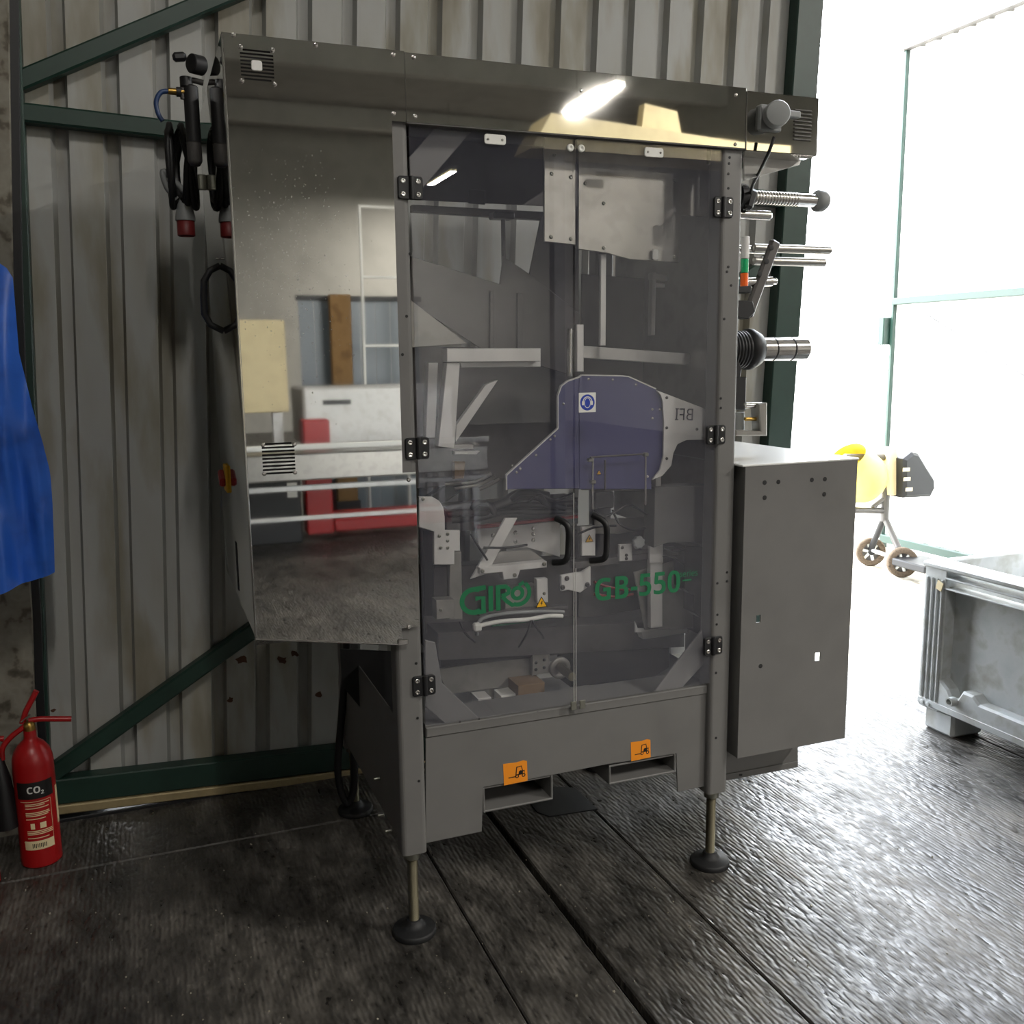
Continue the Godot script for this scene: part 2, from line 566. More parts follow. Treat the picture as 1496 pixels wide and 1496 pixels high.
# ---------------------------------------------------------------- the shed
func build_shed() -> void:
	# floor: cast slabs with open joints and a broken gutter, on a dark bed
	var fl := structure("floor")
	put("bed", span(new_st(), Vector3(-7, -0.3, -1.32), Vector3(9, -0.035, 18)), M["floor"], fl)
	var joints := [-7.0, 0.148, 0.405, 0.742, 2.40, 3.6, 9.0]
	for k in joints.size() - 1:
		var w0 := 0.002 if k != 2 else 0.014
		var w1 := 0.002 if k != 1 else 0.006
		var back := -1.31
		if k == 0:
			back = -0.688
			put("slab", span(new_st(), Vector3(joints[k] + w0, -0.034, -1.31), Vector3(joints[k + 1] - w1, 0.0, -0.692), 0.004), M["floor"], fl)
		put("slab", span(new_st(), Vector3(joints[k] + w0, -0.034, back), Vector3(joints[k + 1] - w1, 0, 1.75), 0.004), M["floor"], fl)
	put("slab", span(new_st(), Vector3(-7, -0.034, 1.753), Vector3(9, 0, 18), 0.004), M["floor"], fl)
	# the yard outside
	var yd := structure("ground_yard")
	put("yard_slab", span(new_st(), Vector3(-30, -0.3, -60), Vector3(60, -0.03, -1.325)), M["yard"], yd)
	# walls round the hall: the back wall stands left of, above and right of the doorway
	var wb := structure("wall_back")
	put("pier", span(new_st(), Vector3(-7, -0.02, -1.3), Vector3(-1.02, 6.0, -1.003), 0.005), M["concrete_wall"], wb)
	var edge := [Vector2(-0.80, 3.4), Vector2(-0.850, 2.52), Vector2(-0.880, 2.11), Vector2(-0.905, 1.75), Vector2(-0.925, 1.354), Vector2(-0.933, 1.0), Vector2(-0.940, 0.713), Vector2(-0.953, 0.49), Vector2(-0.97, -0.02)]
	var face := PackedVector2Array([Vector2(-1.3, -0.02), Vector2(-1.3, 4.6), Vector2(-0.79, 4.6)])
	var strip := PackedVector2Array([Vector2(-1.3, -0.02), Vector2(-1.3, 4.6), Vector2(-0.765, 4.6)])
	for p in edge:
		face.append(p)
		strip.append(p + Vector2(0.024, 0))
	put("pier_render", slab(new_st(), face, -1.012, -0.998, 0.003), M["concrete_wall"], wb)
	put("lintel", span(new_st(), Vector3(-1.0, 4.6, -1.3), Vector3(5.6, 6.0, -1.18), 0.005), M["cladding"], wb)
	put("panel", span(new_st(), Vector3(5.6, -0.02, -1.3), Vector3(9, 6.0, -1.18), 0.005), M["cladding"], wb)
	put("jamb_strip", slab(new_st(), strip, -1.024, -1.013, 0.002), M["black"], wb)
	put("sky_gap_cover", span(new_st(), Vector3(-1.03, -0.02, -1.30), Vector3(-0.78, 4.6, -1.14), 0.004), M["green_steel"], wb)  # added behind the leaf to block sky showing through the gap
	var wl := structure("wall_left")
	put("panel", span(new_st(), Vector3(-7.2, -0.3, -1.3), Vector3(-7.0, 6.2, 18.2)), M["inside_wall"], wl)
	var wr := structure("wall_right")
	put("panel", span(new_st(), Vector3(9, -0.3, -1.3), Vector3(9.2, 6.2, 18.2)), M["inside_wall"], wr)
	var wf := structure("wall_front")
	put("panel", span(new_st(), Vector3(-7.2, -0.3, 18), Vector3(9.2, 6.2, 18.2)), M["inside_wall"], wf)
	var ce := structure("ceiling")
	put("sheeting", span(new_st(), Vector3(-7.2, 6.0, -1.3), Vector3(9.2, 6.2, 18.2)), M["ceiling"], ce)
	for k in 5:
		put("rafter", span(new_st(), Vector3(-7, 5.62, 1.5 + k * 3.6), Vector3(9, 6.0, 1.66 + k * 3.6), 0.01), M["inside_wall"], ce)

	# the sliding door leaf, hanging a little out of plumb
	var door := structure("door_1")
	door.position = Vector3(-0.93, 1.35, -1.09)
	door.rotation.z = -0.046
	var pitch := 0.1475
	var first := 0.02
	var wide := 2.86
	var sheets := 3
	var ribs_each := 7
	for s in sheets:
		var st := new_st()
		var prof := PackedVector2Array()   # (x, depth), seen from above
		for k in ribs_each:
			var x := first + (s * ribs_each + k) * pitch
			if x + pitch > wide:
				break
			prof.append_array([Vector2(x, 0), Vector2(x + 0.094, 0), Vector2(x + 0.106, -0.034), Vector2(x + 0.138, -0.034), Vector2(x + pitch - 0.001, 0)])
		if s < sheets - 1:
			prof.append(prof[-1] + Vector2(0.03, -0.0015))
		for i in prof.size() - 1:
			var a := prof[i]
			var b := prof[i + 1]
			quad(st, Vector3(a.x, -1.30, a.y), Vector3(b.x, -1.30, b.y), Vector3(b.x, 3.1, b.y), Vector3(a.x, 3.1, a.y))
			quad(st, Vector3(b.x, -1.30, b.y - 0.001), Vector3(a.x, -1.30, a.y - 0.001), Vector3(a.x, 3.1, a.y - 0.001), Vector3(b.x, 3.1, b.y - 0.001))
		put("cladding_sheet", st, M["cladding"], door)
	put("stile", span(new_st(), Vector3(-0.005, -1.31, 0.0), Vector3(0.05, 3.1, 0.06), 0.004), M["green_steel"], door)
	put("stile", span(new_st(), Vector3(wide - 0.10, -1.31, 0.0), Vector3(wide + 0.02, 3.1, 0.06), 0.004), M["green_steel"], door)
	put("rail", span(new_st(), Vector3(0.04, 0.855, 0.0), Vector3(wide - 0.1, 0.91, 0.055), 0.006), M["green_steel"], door)
	put("bottom_rail", span(new_st(), Vector3(0.0, -1.285, 0.0), Vector3(wide, -1.20, 0.06), 0.004), M["green_steel"], door)
	for d in [[0.03, 0.965, 1.5, 1.80], [0.03, -1.20, 2.78, 0.68]]:
		var a := Vector2(d[0], d[1])
		var b := Vector2(d[2], d[3])
		put("brace", block(new_st(), Vector3((a.x + b.x) / 2, (a.y + b.y) / 2, 0.028), Vector3(a.distance_to(b), 0.055, 0.05), 0.006, Basis(Vector3.BACK, (b - a).angle())), M["green_steel"], door)
	put("bottom_lip", span(new_st(), Vector3(0.03, -1.318, 0.0), Vector3(wide, -1.287, 0.068), 0.004), M["rust_track"], door)
	var rng := RandomNumberGenerator.new()
	rng.seed = 11
	for r in [[0.06, -0.98, 0.012], [0.16, -1.10, 0.014], [0.30, -1.02, 0.022], [0.42, -0.93, 0.02], [0.37, -0.975, 0.014], [0.62, -1.0, 0.016], [0.66, -0.86, 0.028], [0.80, -0.87, 0.026], [0.845, -0.85, 0.02], [0.93, -1.01, 0.02]]:
		var o := PackedVector2Array()
		for k in 11:
			o.append(Vector2(r[0], r[1]) + Vector2.from_angle(TAU * k / 11) * r[2] * rng.randf_range(0.35, 1.0) * Vector2(0.9, 0.75))
		put("rust_patch", slab(new_st(), o, -0.0005, 0.0008, 0.0), M["rust"], door)
	# floor guide below the leaf
	var tr := structure("trim_1")
	put("channel", span(new_st(), Vector3(-0.94, -0.01, -1.10), Vector3(2.0, 0.012, -1.03), 0.003), M["black"], tr)
	# the green and white leaf that stands open in the yard
	var leaf := structure("door_2")
	leaf.position = Vector3(4.84, 0, -3.6)
	var st2 := new_st()
	for k in 24:
		var z0 := k * 0.15
		var q := [Vector2(z0, 0), Vector2(z0 + 0.1, 0), Vector2(z0 + 0.112, 0.032), Vector2(z0 + 0.138, 0.032), Vector2(z0 + 0.15, 0)]
		for i in 4:
			quad(st2, Vector3(q[i].y, 0.05, q[i].x), Vector3(q[i].y, 3.68, q[i].x), Vector3(q[i + 1].y, 3.68, q[i + 1].x), Vector3(q[i + 1].y, 0.05, q[i + 1].x))
	put("cladding_sheet", st2, M["white_cladding"], leaf)
	put("stile", span(new_st(), Vector3(-0.03, -0.03, -0.03), Vector3(0.03, 3.73, 0.0), 0.004), M["green_steel"], leaf)
	put("stile", span(new_st(), Vector3(-0.05, -0.03, 3.58), Vector3(0.04, 3.73, 3.64), 0.004), M["green_steel"], leaf)
	put("rail", span(new_st(), Vector3(-0.05, 3.67, -0.06), Vector3(0.04, 3.74, 3.6), 0.004), M["dull_steel"], leaf)
	put("rail", span(new_st(), Vector3(-0.05, 1.85, -0.0), Vector3(0.0, 1.90, 3.6), 0.004), M["green_steel"], leaf)
	put("rail", span(new_st(), Vector3(-0.05, 0.02, -0.0), Vector3(0.0, 0.08, 3.6), 0.004), M["green_steel"], leaf)
	put("hinge_box", span(new_st(), Vector3(-0.09, 1.55, -0.09), Vector3(0.0, 1.76, -0.03), 0.006), M["green_steel"], leaf)
	put("brace", block(new_st(), Vector3(-0.02, 0.97, 1.9), Vector3(0.02, 0.03, 3.6), 0.003, Basis(Vector3.RIGHT, 0.46)), M["dull_steel"], leaf)

# ---------------------------------------------------------------- the machine
func plates(parent: Node, list: Array) -> void:   # [name, material, outline, back z, front z]
	for p in list:
		put(p[0], slab(new_st(), p[2], p[3], p[4], 0.0015), M[p[1]], parent)

func bolts(parent: Node, where: Array, r: float, material := "zinc", called := "bolt") -> void:
	var m: ArrayMesh = bolt(new_st(), Vector3.ZERO, r).commit()
	for w in where:
		put(called, m, M[material], parent, w)

func hinge(parent: Node, at: Vector3, flip: float) -> void:
	var h := put("hinge", slab(new_st(), rounded(-0.030, -0.026, 0.030, 0.026, 0.007), 0, 0.006, 0.002), M["black"], parent, at)
	put("hinge_pin", rod(new_st(), Vector3(0.002 * flip, -0.026, 0.007), Vector3(0.002 * flip, 0.026, 0.007), 0.006), M["black"], h)
	var s: ArrayMesh = lathe(new_st(), [Vector2(0.0065, 0), Vector2(0.0065, 0.001), Vector2(0.005, 0.0022), Vector2(0.003, 0.0022), Vector2(0.002, 0.0008), Vector2(0, 0.0008)], 14, Transform3D(Basis(Vector3.RIGHT, PI / 2))).commit()
	for sx in [-1, 1]:
		for sy in [-1, 1]:
			put("screw", s, M["chrome"], h, Vector3(0.018 * sx, 0.0145 * sy, 0.006))

func forklift_sticker(parent: Node, at: Vector3, w: float, h: float, tilt := 0.0) -> void:
	var s := put("sticker", slab(new_st(), PackedVector2Array([Vector2(-w / 2, -h / 2), Vector2(w / 2, -h / 2), Vector2(w / 2, h / 2 - 0.006), Vector2(w / 2 - 0.01, h / 2 - 0.002), Vector2(w / 2 - 0.03, h / 2 - 0.004), Vector2(-w / 2, h / 2 - 0.001)]), 0, 0.0006, 0.0), M["orange"], parent, at, Vector3(0, 0, tilt))
	var k := h / 0.06
	var st := new_st()
	for line in [[[-0.024, -0.012], [-0.004, -0.012]], [[-0.004, -0.014], [0.0, 0.014]], [[0.001, 0.013], [0.013, 0.014], [0.016, -0.002]], [[-0.002, -0.008], [0.02, -0.008], [0.021, 0.0], [0.008, 0.0], [0.005, -0.008]]]:
		var l := PackedVector2Array()
		for p in line:
			l.append(Vector2(p[0] + 0.004, p[1]) * k)
		stroke(st, l, 0.0026 * k, 0.0006, 0.0009)
	for c in [Vector2(0.004, -0.012), Vector2(0.022, -0.012)]:
		stroke(st, arc(c * k, 0.004 * k, 0.004 * k, 0, 345, 12), 0.0024 * k, 0.0006, 0.0009, true)
	slab(st, PackedVector2Array([Vector2(0.008, -0.007) * k, Vector2(0.02, -0.007) * k, Vector2(0.021, 0.0) * k, Vector2(0.014, 0.003) * k, Vector2(0.01, 0.001) * k]), 0.0006, 0.0009, 0.0)
	put("forklift_symbol", st, M["ink"], s)

func warning_triangle(parent: Node, at: Vector3, w: float) -> void:
	var o := Vector2(0, w * 0.5)
	var tri_at := func(r: float) -> PackedVector2Array: return PackedVector2Array([Vector2(0, 1) * r, Vector2(-0.866, -0.5) * r, Vector2(0.866, -0.5) * r])
	var s := put("warning_label", slab(new_st(), tri_at.call(w * 0.58), 0, 0.0006, 0.0), M["ink"], parent, at)
	put("yellow_field", slab(new_st(), tri_at.call(w * 0.47), 0.0006, 0.0009, 0.0), M["yellow"], s)
	var k := w
	put("flash_symbol", slab(new_st(), PackedVector2Array([Vector2(0.04, 0.24) * k, Vector2(-0.10, 0.02) * k, Vector2(-0.01, 0.03) * k, Vector2(-0.06, -0.16) * k, Vector2(0.10, 0.08) * k, Vector2(0.01, 0.08) * k, Vector2(0.10, 0.22) * k]), 0.0009, 0.0012, 0.0), M["ink"], s)

func post(parent: Node, x: float, z: float, y0: float, y1: float, called := "post") -> MeshInstance3D:
	var up := Transform3D(Basis(Vector3.RIGHT, Vector3.FORWARD, Vector3.UP), Vector3(x, 0, z))
	return put(called, slab(new_st(), rounded(-0.033, -0.033, 0.033, 0.033, 0.012), y0, y1, 0.001, up), M["paint"], parent)

func foot(parent: Node, x: float, z: float, top: float) -> void:
	var f := put("levelling_foot", lathe(new_st(), [Vector2(0, 0), Vector2(0.056, 0), Vector2(0.058, 0.004), Vector2(0.058, 0.013), Vector2(0.054, 0.018), Vector2(0.034, 0.022), Vector2(0.024, 0.030), Vector2(0.019, 0.040), Vector2(0.0, 0.041)], 36), M["rubber"], parent, Vector3(x, 0, z))
	var st := new_st()
	var y := 0.039
	var prof := []
	while y < top - 0.024:
		prof.append_array([Vector2(0.0128, y), Vector2(0.0140, y + 0.001), Vector2(0.0128, y + 0.002)])
		y += 0.002
	lathe(st, prof, 16)
	put("spindle", st, M["threaded"], f)
	put("nut", lathe(new_st(), [Vector2(0, top - 0.024), Vector2(0.021, top - 0.024), Vector2(0.0235, top - 0.022), Vector2(0.0235, top - 0.002), Vector2(0.021, top), Vector2(0, top)], 6, Transform3D(), true), M["zinc"], f)

func build_machine() -> void:
	var m := thing("bagging_machine", "tall grey and stainless steel bagging machine with two clear doors on levelling feet", "machine")
	# --- frame
	var pl := post(m, 0.0, 0.0, 0.238, 2.17)
	var pr := post(m, 0.909, 0.0, 0.238, 2.17)
	post(m, 0.0, -0.736, 0.238, 2.17)
	post(m, 0.909, -0.736, 0.238, 2.17)
	for f in [[0.0, 0.0], [0.909, 0.0], [0.0, -0.736], [0.909, -0.736]]:
		foot(m, f[0], f[1], 0.238)
	var hole: ArrayMesh = lathe(new_st(), [Vector2(0.0036, 0), Vector2(0.0036, 0.0008), Vector2(0, 0.0008)], 10, Transform3D(Basis(Vector3.RIGHT, PI / 2))).commit()  # dark disc painting the shade inside an open hole
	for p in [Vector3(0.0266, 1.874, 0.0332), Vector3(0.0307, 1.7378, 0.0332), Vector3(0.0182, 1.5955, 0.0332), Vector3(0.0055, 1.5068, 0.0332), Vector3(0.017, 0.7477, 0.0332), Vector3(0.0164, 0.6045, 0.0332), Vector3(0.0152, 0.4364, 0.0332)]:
		put("hole_shade", hole, M["rubber"], pl, p)
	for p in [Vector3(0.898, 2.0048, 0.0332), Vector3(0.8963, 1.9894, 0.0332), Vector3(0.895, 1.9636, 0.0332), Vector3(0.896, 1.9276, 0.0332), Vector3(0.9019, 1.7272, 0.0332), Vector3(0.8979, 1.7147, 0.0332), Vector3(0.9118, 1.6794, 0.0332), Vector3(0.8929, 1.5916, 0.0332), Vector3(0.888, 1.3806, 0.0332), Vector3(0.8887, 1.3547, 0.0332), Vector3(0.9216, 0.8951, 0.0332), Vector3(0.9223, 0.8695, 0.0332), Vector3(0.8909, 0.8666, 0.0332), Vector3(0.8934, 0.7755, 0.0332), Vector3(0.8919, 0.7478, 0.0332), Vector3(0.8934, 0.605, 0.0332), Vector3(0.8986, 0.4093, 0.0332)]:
		put("hole_shade", hole, M["rubber"], pr, p)
	# lower front beam: deep at both ends, cut away over the two fork pockets
	var bz := 0.012
	var beam := put("front_beam", slab(new_st(), PackedVector2Array([Vector2(0.0422, 0.5395), Vector2(0.8769, 0.5392), Vector2(0.8769, 0.2553), Vector2(0.7875, 0.2548), Vector2(0.7808, 0.3727), Vector2(0.556, 0.3784), Vector2(0.3964, 0.3765), Vector2(0.1953, 0.3776), Vector2(0.1892, 0.2529), Vector2(0.0344, 0.2517)]), bz - 0.004, bz, 0.001), M["paint"], m)
	put("beam_flange", slab(new_st(), PackedVector2Array([Vector2(0.043, 0.567), Vector2(0.8808, 0.5653), Vector2(0.8815, 0.5385), Vector2(0.0422, 0.5395)]), bz - 0.010, bz + 0.004, 0.003), M["paint"], beam)
	forklift_sticker(beam, Vector3(0.2868, 0.4038, 0.0122), 0.068, 0.062, 0.03)
	forklift_sticker(beam, Vector3(0.6652, 0.4045, 0.0122), 0.062, 0.058, 0.03)
	# fork pockets: folded tubes running back through the base
	for r in [[0.194, 0.3045, 0.3964, 0.3745], [0.5669, 0.3159, 0.7808, 0.3707]]:
		var st := new_st()
		var t := 0.006
		var d := -0.74
		span(st, Vector3(r[0], r[1], d), Vector3(r[2], r[1] + t, bz))
		span(st, Vector3(r[0], r[3] - t, d), Vector3(r[2], r[3], bz - 0.005))
		span(st, Vector3(r[0], r[1], d), Vector3(r[0] + t, r[3], bz - 0.001))
		span(st, Vector3(r[2] - t, r[1], d), Vector3(r[2], r[3], bz - 0.001))
		put("fork_pocket", st, M["paint"], m)
	# base plates: left and right side, rear, extension to the right
	put("side_plate", span(new_st(), Vector3(-0.030, 0.262, -0.72), Vector3(-0.026, 0.60, -0.03)), M["paint"], m)
	put("side_plate", span(new_st(), Vector3(0.936, 0.262, -0.72), Vector3(0.940, 0.56, -0.03)), M["paint"], m)
	put("rear_plate", span(new_st(), Vector3(0.03, 0.43, -0.744), Vector3(0.88, 0.52, -0.738)), M["paint"], m)
	put("base_extension", slab(new_st(), PackedVector2Array([Vector2(1.0111, 0.3064), Vector2(1.2852, 0.295), Vector2(1.2891, 0.2073), Vector2(1.0138, 0.2104)]), -0.40, -0.09, 0.001), M["paint"], m)
	put("extension_lip", slab(new_st(), PackedVector2Array([Vector2(1.01, 0.2266), Vector2(1.2845, 0.2239), Vector2(1.2854, 0.2031), Vector2(1.0106, 0.2064)]), -0.40, -0.085, 0.001), M["paint"], m)
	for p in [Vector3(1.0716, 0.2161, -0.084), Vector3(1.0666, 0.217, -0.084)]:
		put("hole_shade", hole, M["rubber"], m, p)
	var side := Basis(Vector3.UP, -PI / 2)
	for p in [Vector3(-0.031, 0.3484, -0.2092), Vector3(-0.031, 0.2572, -0.1741), Vector3(-0.031, 0.2513, -0.0905)]:
		put("side_bolt", rod(new_st(), p, p + Vector3(-0.018, 0, 0), 0.005), M["zinc"], m)
	# gussets in the corners behind the doors
	plates(m, [
		["gusset", "paint", PackedVector2Array([Vector2(0.0522, 0.7928), Vector2(0.0791, 0.7824), Vector2(0.0946, 0.6729), Vector2(0.2006, 0.5548), Vector2(0.1083, 0.5542), Vector2(0.0492, 0.6169)]), -0.011, -0.005],
		["gusset", "paint", PackedVector2Array([Vector2(0.7079, 0.5536), Vector2(0.8696, 0.7242), Vector2(0.8811, 0.6253), Vector2(0.7988, 0.5528)]), -0.011, -0.005],
		["gusset", "paint", PackedVector2Array([Vector2(0.0461, 1.9607), Vector2(0.1077, 2.0289), Vector2(0.1992, 2.0275), Vector2(0.0532, 1.8673), Vector2(0.0466, 1.8685)]), -0.011, -0.005],
	])
	# --- stainless cladding
	var vents := []
	var v1 := [-0.3315, 2.0861, -0.2625, 2.1512]
	var v2 := [-0.3304, 1.2398, -0.2578, 1.3152]
	for v in [v1, v2]:
		var s := []
		for k in 9:
			var y0: float = v[1] + (v[3] - v[1]) * (k + 0.18) / 9.0
			var inset := 0.006 if (k == 0 or k == 8) else 0.0
			s.append([v[0] + inset, y0, v[2] - inset, y0 + (v[3] - v[1]) / 9.0 * 0.5])
		vents.append_array(s)
	var foldaway := func(p: Vector3) -> Vector3:
		if p.y < 0.81:
			p.y = lerpf(0.860, 0.805, clampf((p.x + 0.367) / 0.347, 0, 1))
		return p
	var cuts := vents.duplicate()
	cuts.append_array([[-0.006, 1.228, 0.05, 2.027], [-0.02, 0.7, 0.05, 0.845], [0.026, 0.7, 0.05, 2.03]])
	var panel := put("cover_panel", pierced(new_st(), -0.367, 0.80, 0.027, 2.178, 0.043, 0.045, cuts, foldaway), M["mirror_front"], m)
	put("panel_rim", span(new_st(), Vector3(-0.3685, 0.862, 0.030), Vector3(-0.3635, 2.176, 0.0462), 0.002), M["chrome"], panel)
	put("panel_rim", block(new_st(), Vector3(-0.195, 0.832, 0.0405), Vector3(0.352, 0.006, 0.010), 0.002, Basis(Vector3.BACK, -0.157)), M["chrome"], panel)
	bolts(panel, [Vector3(-0.3428, 2.1744, 0.045), Vector3(-0.1709, 2.171, 0.045), Vector3(0.0009, 2.1678, 0.045), Vector3(0.0482, 2.1665, 0.045), Vector3(-0.0016, 2.0429, 0.045), Vector3(0.0477, 2.0407, 0.045), Vector3(0.0084, 1.2102, 0.045), Vector3(-0.0026, 0.8465, 0.045), Vector3(-0.33, 2.1527, 0.045), Vector3(-0.2635, 2.1523, 0.045), Vector3(-0.331, 2.0843, 0.045), Vector3(-0.2627, 2.0833, 0.045), Vector3(-0.3277, 1.3089, 0.045), Vector3(-0.2576, 1.3074, 0.045), Vector3(-0.3281, 1.2436, 0.045), Vector3(-0.2592, 1.243, 0.045)], 0.0042, "chrome", "screw")
	put("latch_tab", block(new_st(), Vector3(-0.0183, 0.8109, 0.048), Vector3(0.026, 0.014, 0.006), 0.002), M["chrome"], panel)
	for v in [v1, v2]:
		put("vent_filter", span(new_st(), Vector3(v[0] - 0.006, v[1] - 0.006, 0.01), Vector3(v[2] + 0.006, v[3] + 0.006, 0.030)), M["foam"], panel)
	put("vent_glint", slab(new_st(), rounded(-0.0115, -0.0105, 0.0115, 0.0105, 0.005), 0.0, 0.002), M["alloy"], panel, Vector3(-0.2981, 2.1174, 0.045))  # pale plate imitating light reflected at the vent
	var cab := put("side_cover", span(new_st(), Vector3(-0.367, 0.862, -0.74), Vector3(-0.364, 2.178, 0.043), 0.0005), M["mirror"], m)
	put("cover_floor", span(new_st(), Vector3(-0.362, 0.868, -0.74), Vector3(-0.034, 0.872, 0.04), 0.0005), M["dull_steel"], m)
	put("top_cover", span(new_st(), Vector3(-0.367, 2.172, -0.74), Vector3(0.936, 2.176, 0.043), 0.0005), M["dull_steel"], m)
	put("rear_cover", span(new_st(), Vector3(-0.367, 0.862, -0.744), Vector3(0.03, 2.176, -0.740), 0.0005), M["dull_steel"], m)
	put("rear_fascia", span(new_st(), Vector3(0.03, 1.985, -0.744), Vector3(0.936, 2.176, -0.740), 0.0005), M["dull_steel"], m)
	var fascia := put("fascia", span(new_st(), Vector3(0.028, 2.027, 0.043), Vector3(0.936, 2.176, 0.0455), 0.0008), M["mirror"], m)
	put("fascia_lip", span(new_st(), Vector3(0.028, 2.024, 0.028), Vector3(0.936, 2.027, 0.0455), 0.0008), M["dull_steel"], fascia)
	bolts(fascia, [Vector3(0.9039, 2.156, 0.0455), Vector3(0.9055, 2.0352, 0.0455), Vector3(0.4648, 2.1311, 0.0455)], 0.0038, "chrome", "screw")
	# switch box on the right end of the fascia
	var eb := put("switch_box", span(new_st(), Vector3(0.938, 2.022, -0.42), Vector3(1.166, 2.170, 0.046), 0.002), M["mirror"], m)
	for k in 9:
		var y := 2.134 - k * 0.0092
		put("louvre", block(new_st(), Vector3(1.114, y, 0.047), Vector3(0.056, 0.0042, 0.006), 0.0015, Basis(Vector3.RIGHT, 0.5)), M["dull_steel"], eb)
	put("socket_plate", slab(new_st(), rounded(-0.034, -0.033, 0.034, 0.033, 0.006), 0, 0.012, 0.003), M["plastic_grey"], eb, Vector3(1.006, 2.105, 0.046))
	put("socket_body", lathe(new_st(), [Vector2(0, 0), Vector2(0.029, 0), Vector2(0.029, 0.02), Vector2(0.033, 0.022), Vector2(0.033, 0.045), Vector2(0.030, 0.05), Vector2(0, 0.05)], 24, Transform3D(Basis(Vector3.RIGHT, PI / 2) * Basis(Vector3.BACK, 0.35), Vector3(1.012, 2.107, 0.056))), M["plastic_grey"], eb)
	put("socket_catch", block(new_st(), Vector3(1.055, 2.112, 0.078), Vector3(0.045, 0.018, 0.02), 0.003), M["plastic_grey"], eb)
	put("lead", tube(new_st(), curve([Vector3(0.997, 2.0519, 0.085), Vector3(0.9904, 2.012, 0.07), Vector3(1.016, 1.983, 0), Vector3(1.0793, 1.9705, -0.12), Vector3(1.1267, 1.959, -0.2)]), 0.0045), M["cable"], eb)
	put("lit_underside", slab(new_st(), PackedVector2Array([Vector2(0.9852, 2.0325), Vector2(1.1756, 2.0334), Vector2(1.1673, 2.013), Vector2(0.9875, 1.9618)]), -0.036, -0.03, 0.001), M["alloy"], m)  # pale plate standing in for the switch box's lit underside
	# --- left side: air unit, handle, isolator
	var air := put("air_unit", rod(new_st(), Vector3(-0.40, 2.205, -0.50), Vector3(-0.40, 2.06, -0.50), 0.019, 18, 0.004), M["iron"], m)
	put("regulator_knob", rod(new_st(), Vector3(-0.41, 2.20, -0.50), Vector3(-0.41, 2.225, -0.50), 0.016), M["black"], air)
	put("bowl", lathe(new_st(), [Vector2(0.0, 0), Vector2(0.012, 0.0), Vector2(0.019, 0.012), Vector2(0.019, 0.055), Vector2(0.021, 0.058), Vector2(0, 0.058)], 18, Transform3D(Basis(), Vector3(-0.40, 2.005, -0.50))), M["dull_steel"], air)
	put("gauge", rod(new_st(), Vector3(-0.366, 2.25, -0.48), Vector3(-0.40, 2.25, -0.46), 0.024, 20, 0.004), M["iron"], air)
	put("shut_off_lever", block(new_st(), Vector3(-0.425, 2.262, -0.46), Vector3(0.034, 0.022, 0.02), 0.008, Basis(Vector3.BACK, 0.15)), M["black"], air)
	put("elbow_pipe", tube(new_st(), curve([Vector3(-0.367, 2.215, -0.5), Vector3(-0.40, 2.218, -0.5), Vector3(-0.418, 2.20, -0.5), Vector3(-0.42, 2.17, -0.5)]), 0.0075), M["dull_steel"], air)
	put("coupling", rod(new_st(), Vector3(-0.415, 2.187, -0.5), Vector3(-0.456, 2.187, -0.5), 0.0085, 12), M["brass"], air)
	put("coupling_ring", rod(new_st(), Vector3(-0.424, 2.187, -0.5), Vector3(-0.436, 2.187, -0.5), 0.013, 8), M["iron"], air)
	put("air_hose", tube(new_st(), curve([Vector3(-0.452, 2.187, -0.5), Vector3(-0.474, 2.182, -0.5), Vector3(-0.487, 2.158, -0.5), Vector3(-0.484, 2.13, -0.5), Vector3(-0.474, 2.112, -0.5)]), 0.0062), M["hose_blue"], air)
	put("hanging_bracket", span(new_st(), Vector3(-0.39, 1.96, -0.60), Vector3(-0.367, 2.0, -0.585)), M["zinc"], m)
	var hd := put("side_handle", tube(new_st(), PackedVector3Array([Vector3(-0.367, 1.735, -0.33), Vector3(-0.392, 1.722, -0.33), Vector3(-0.408, 1.696, -0.33), Vector3(-0.411, 1.66, -0.33), Vector3(-0.412, 1.615, -0.33), Vector3(-0.398, 1.588, -0.33), Vector3(-0.367, 1.572, -0.33)]), 0.0085, 12), M["black"], m)
	put("stud", rod(new_st(), Vector3(-0.367, 1.75, -0.31), Vector3(-0.378, 1.75, -0.31), 0.003), M["chrome"], m)
	var iso := put("isolator", block(new_st(), Vector3(-0.370, 1.174, -0.50), Vector3(0.008, 0.075, 0.075), 0.003), M["yellow"], m)
	put("isolator_knob", block(new_st(), Vector3(-0.381, 1.174, -0.50), Vector3(0.018, 0.026, 0.062), 0.006, Basis(Vector3.RIGHT, 0.4)), M["red"], iso)
	put("side_slot", block(new_st(), Vector3(-0.3675, 0.955, -0.34), Vector3(0.002, 0.13, 0.03), 0.0005), M["rubber"], cab)  # dark block painting the shade inside the slot
	# sheet and trunking below the cover, beside the rear leg
	put("drip_sheet", slab(new_st(), PackedVector2Array([Vector2(-0.0815, 0.6577), Vector2(0.0992, 0.6266), Vector2(0.0919, 0.3939), Vector2(-0.0316, 0.4734), Vector2(-0.08, 0.5442)]), -0.454, -0.45, 0.0), M["iron"], m)
	put("conduit", tube(new_st(), curve([Vector3(-0.02, 0.90, -0.60), Vector3(-0.03, 0.6, -0.62), Vector3(-0.045, 0.35, -0.68), Vector3(-0.06, 0.16, -0.70), Vector3(-0.035, 0.05, -0.71), Vector3(-0.01, 0.10, -0.70), Vector3(-0.008, 0.25, -0.68), Vector3(-0.02, 0.5, -0.63)]), 0.012), M["cable"], m)
	put("junction_box", block(new_st(), Vector3(0.0007, 0.4817, -0.5), Vector3(0.045, 0.06, 0.04), 0.004), M["dull_steel"], m)
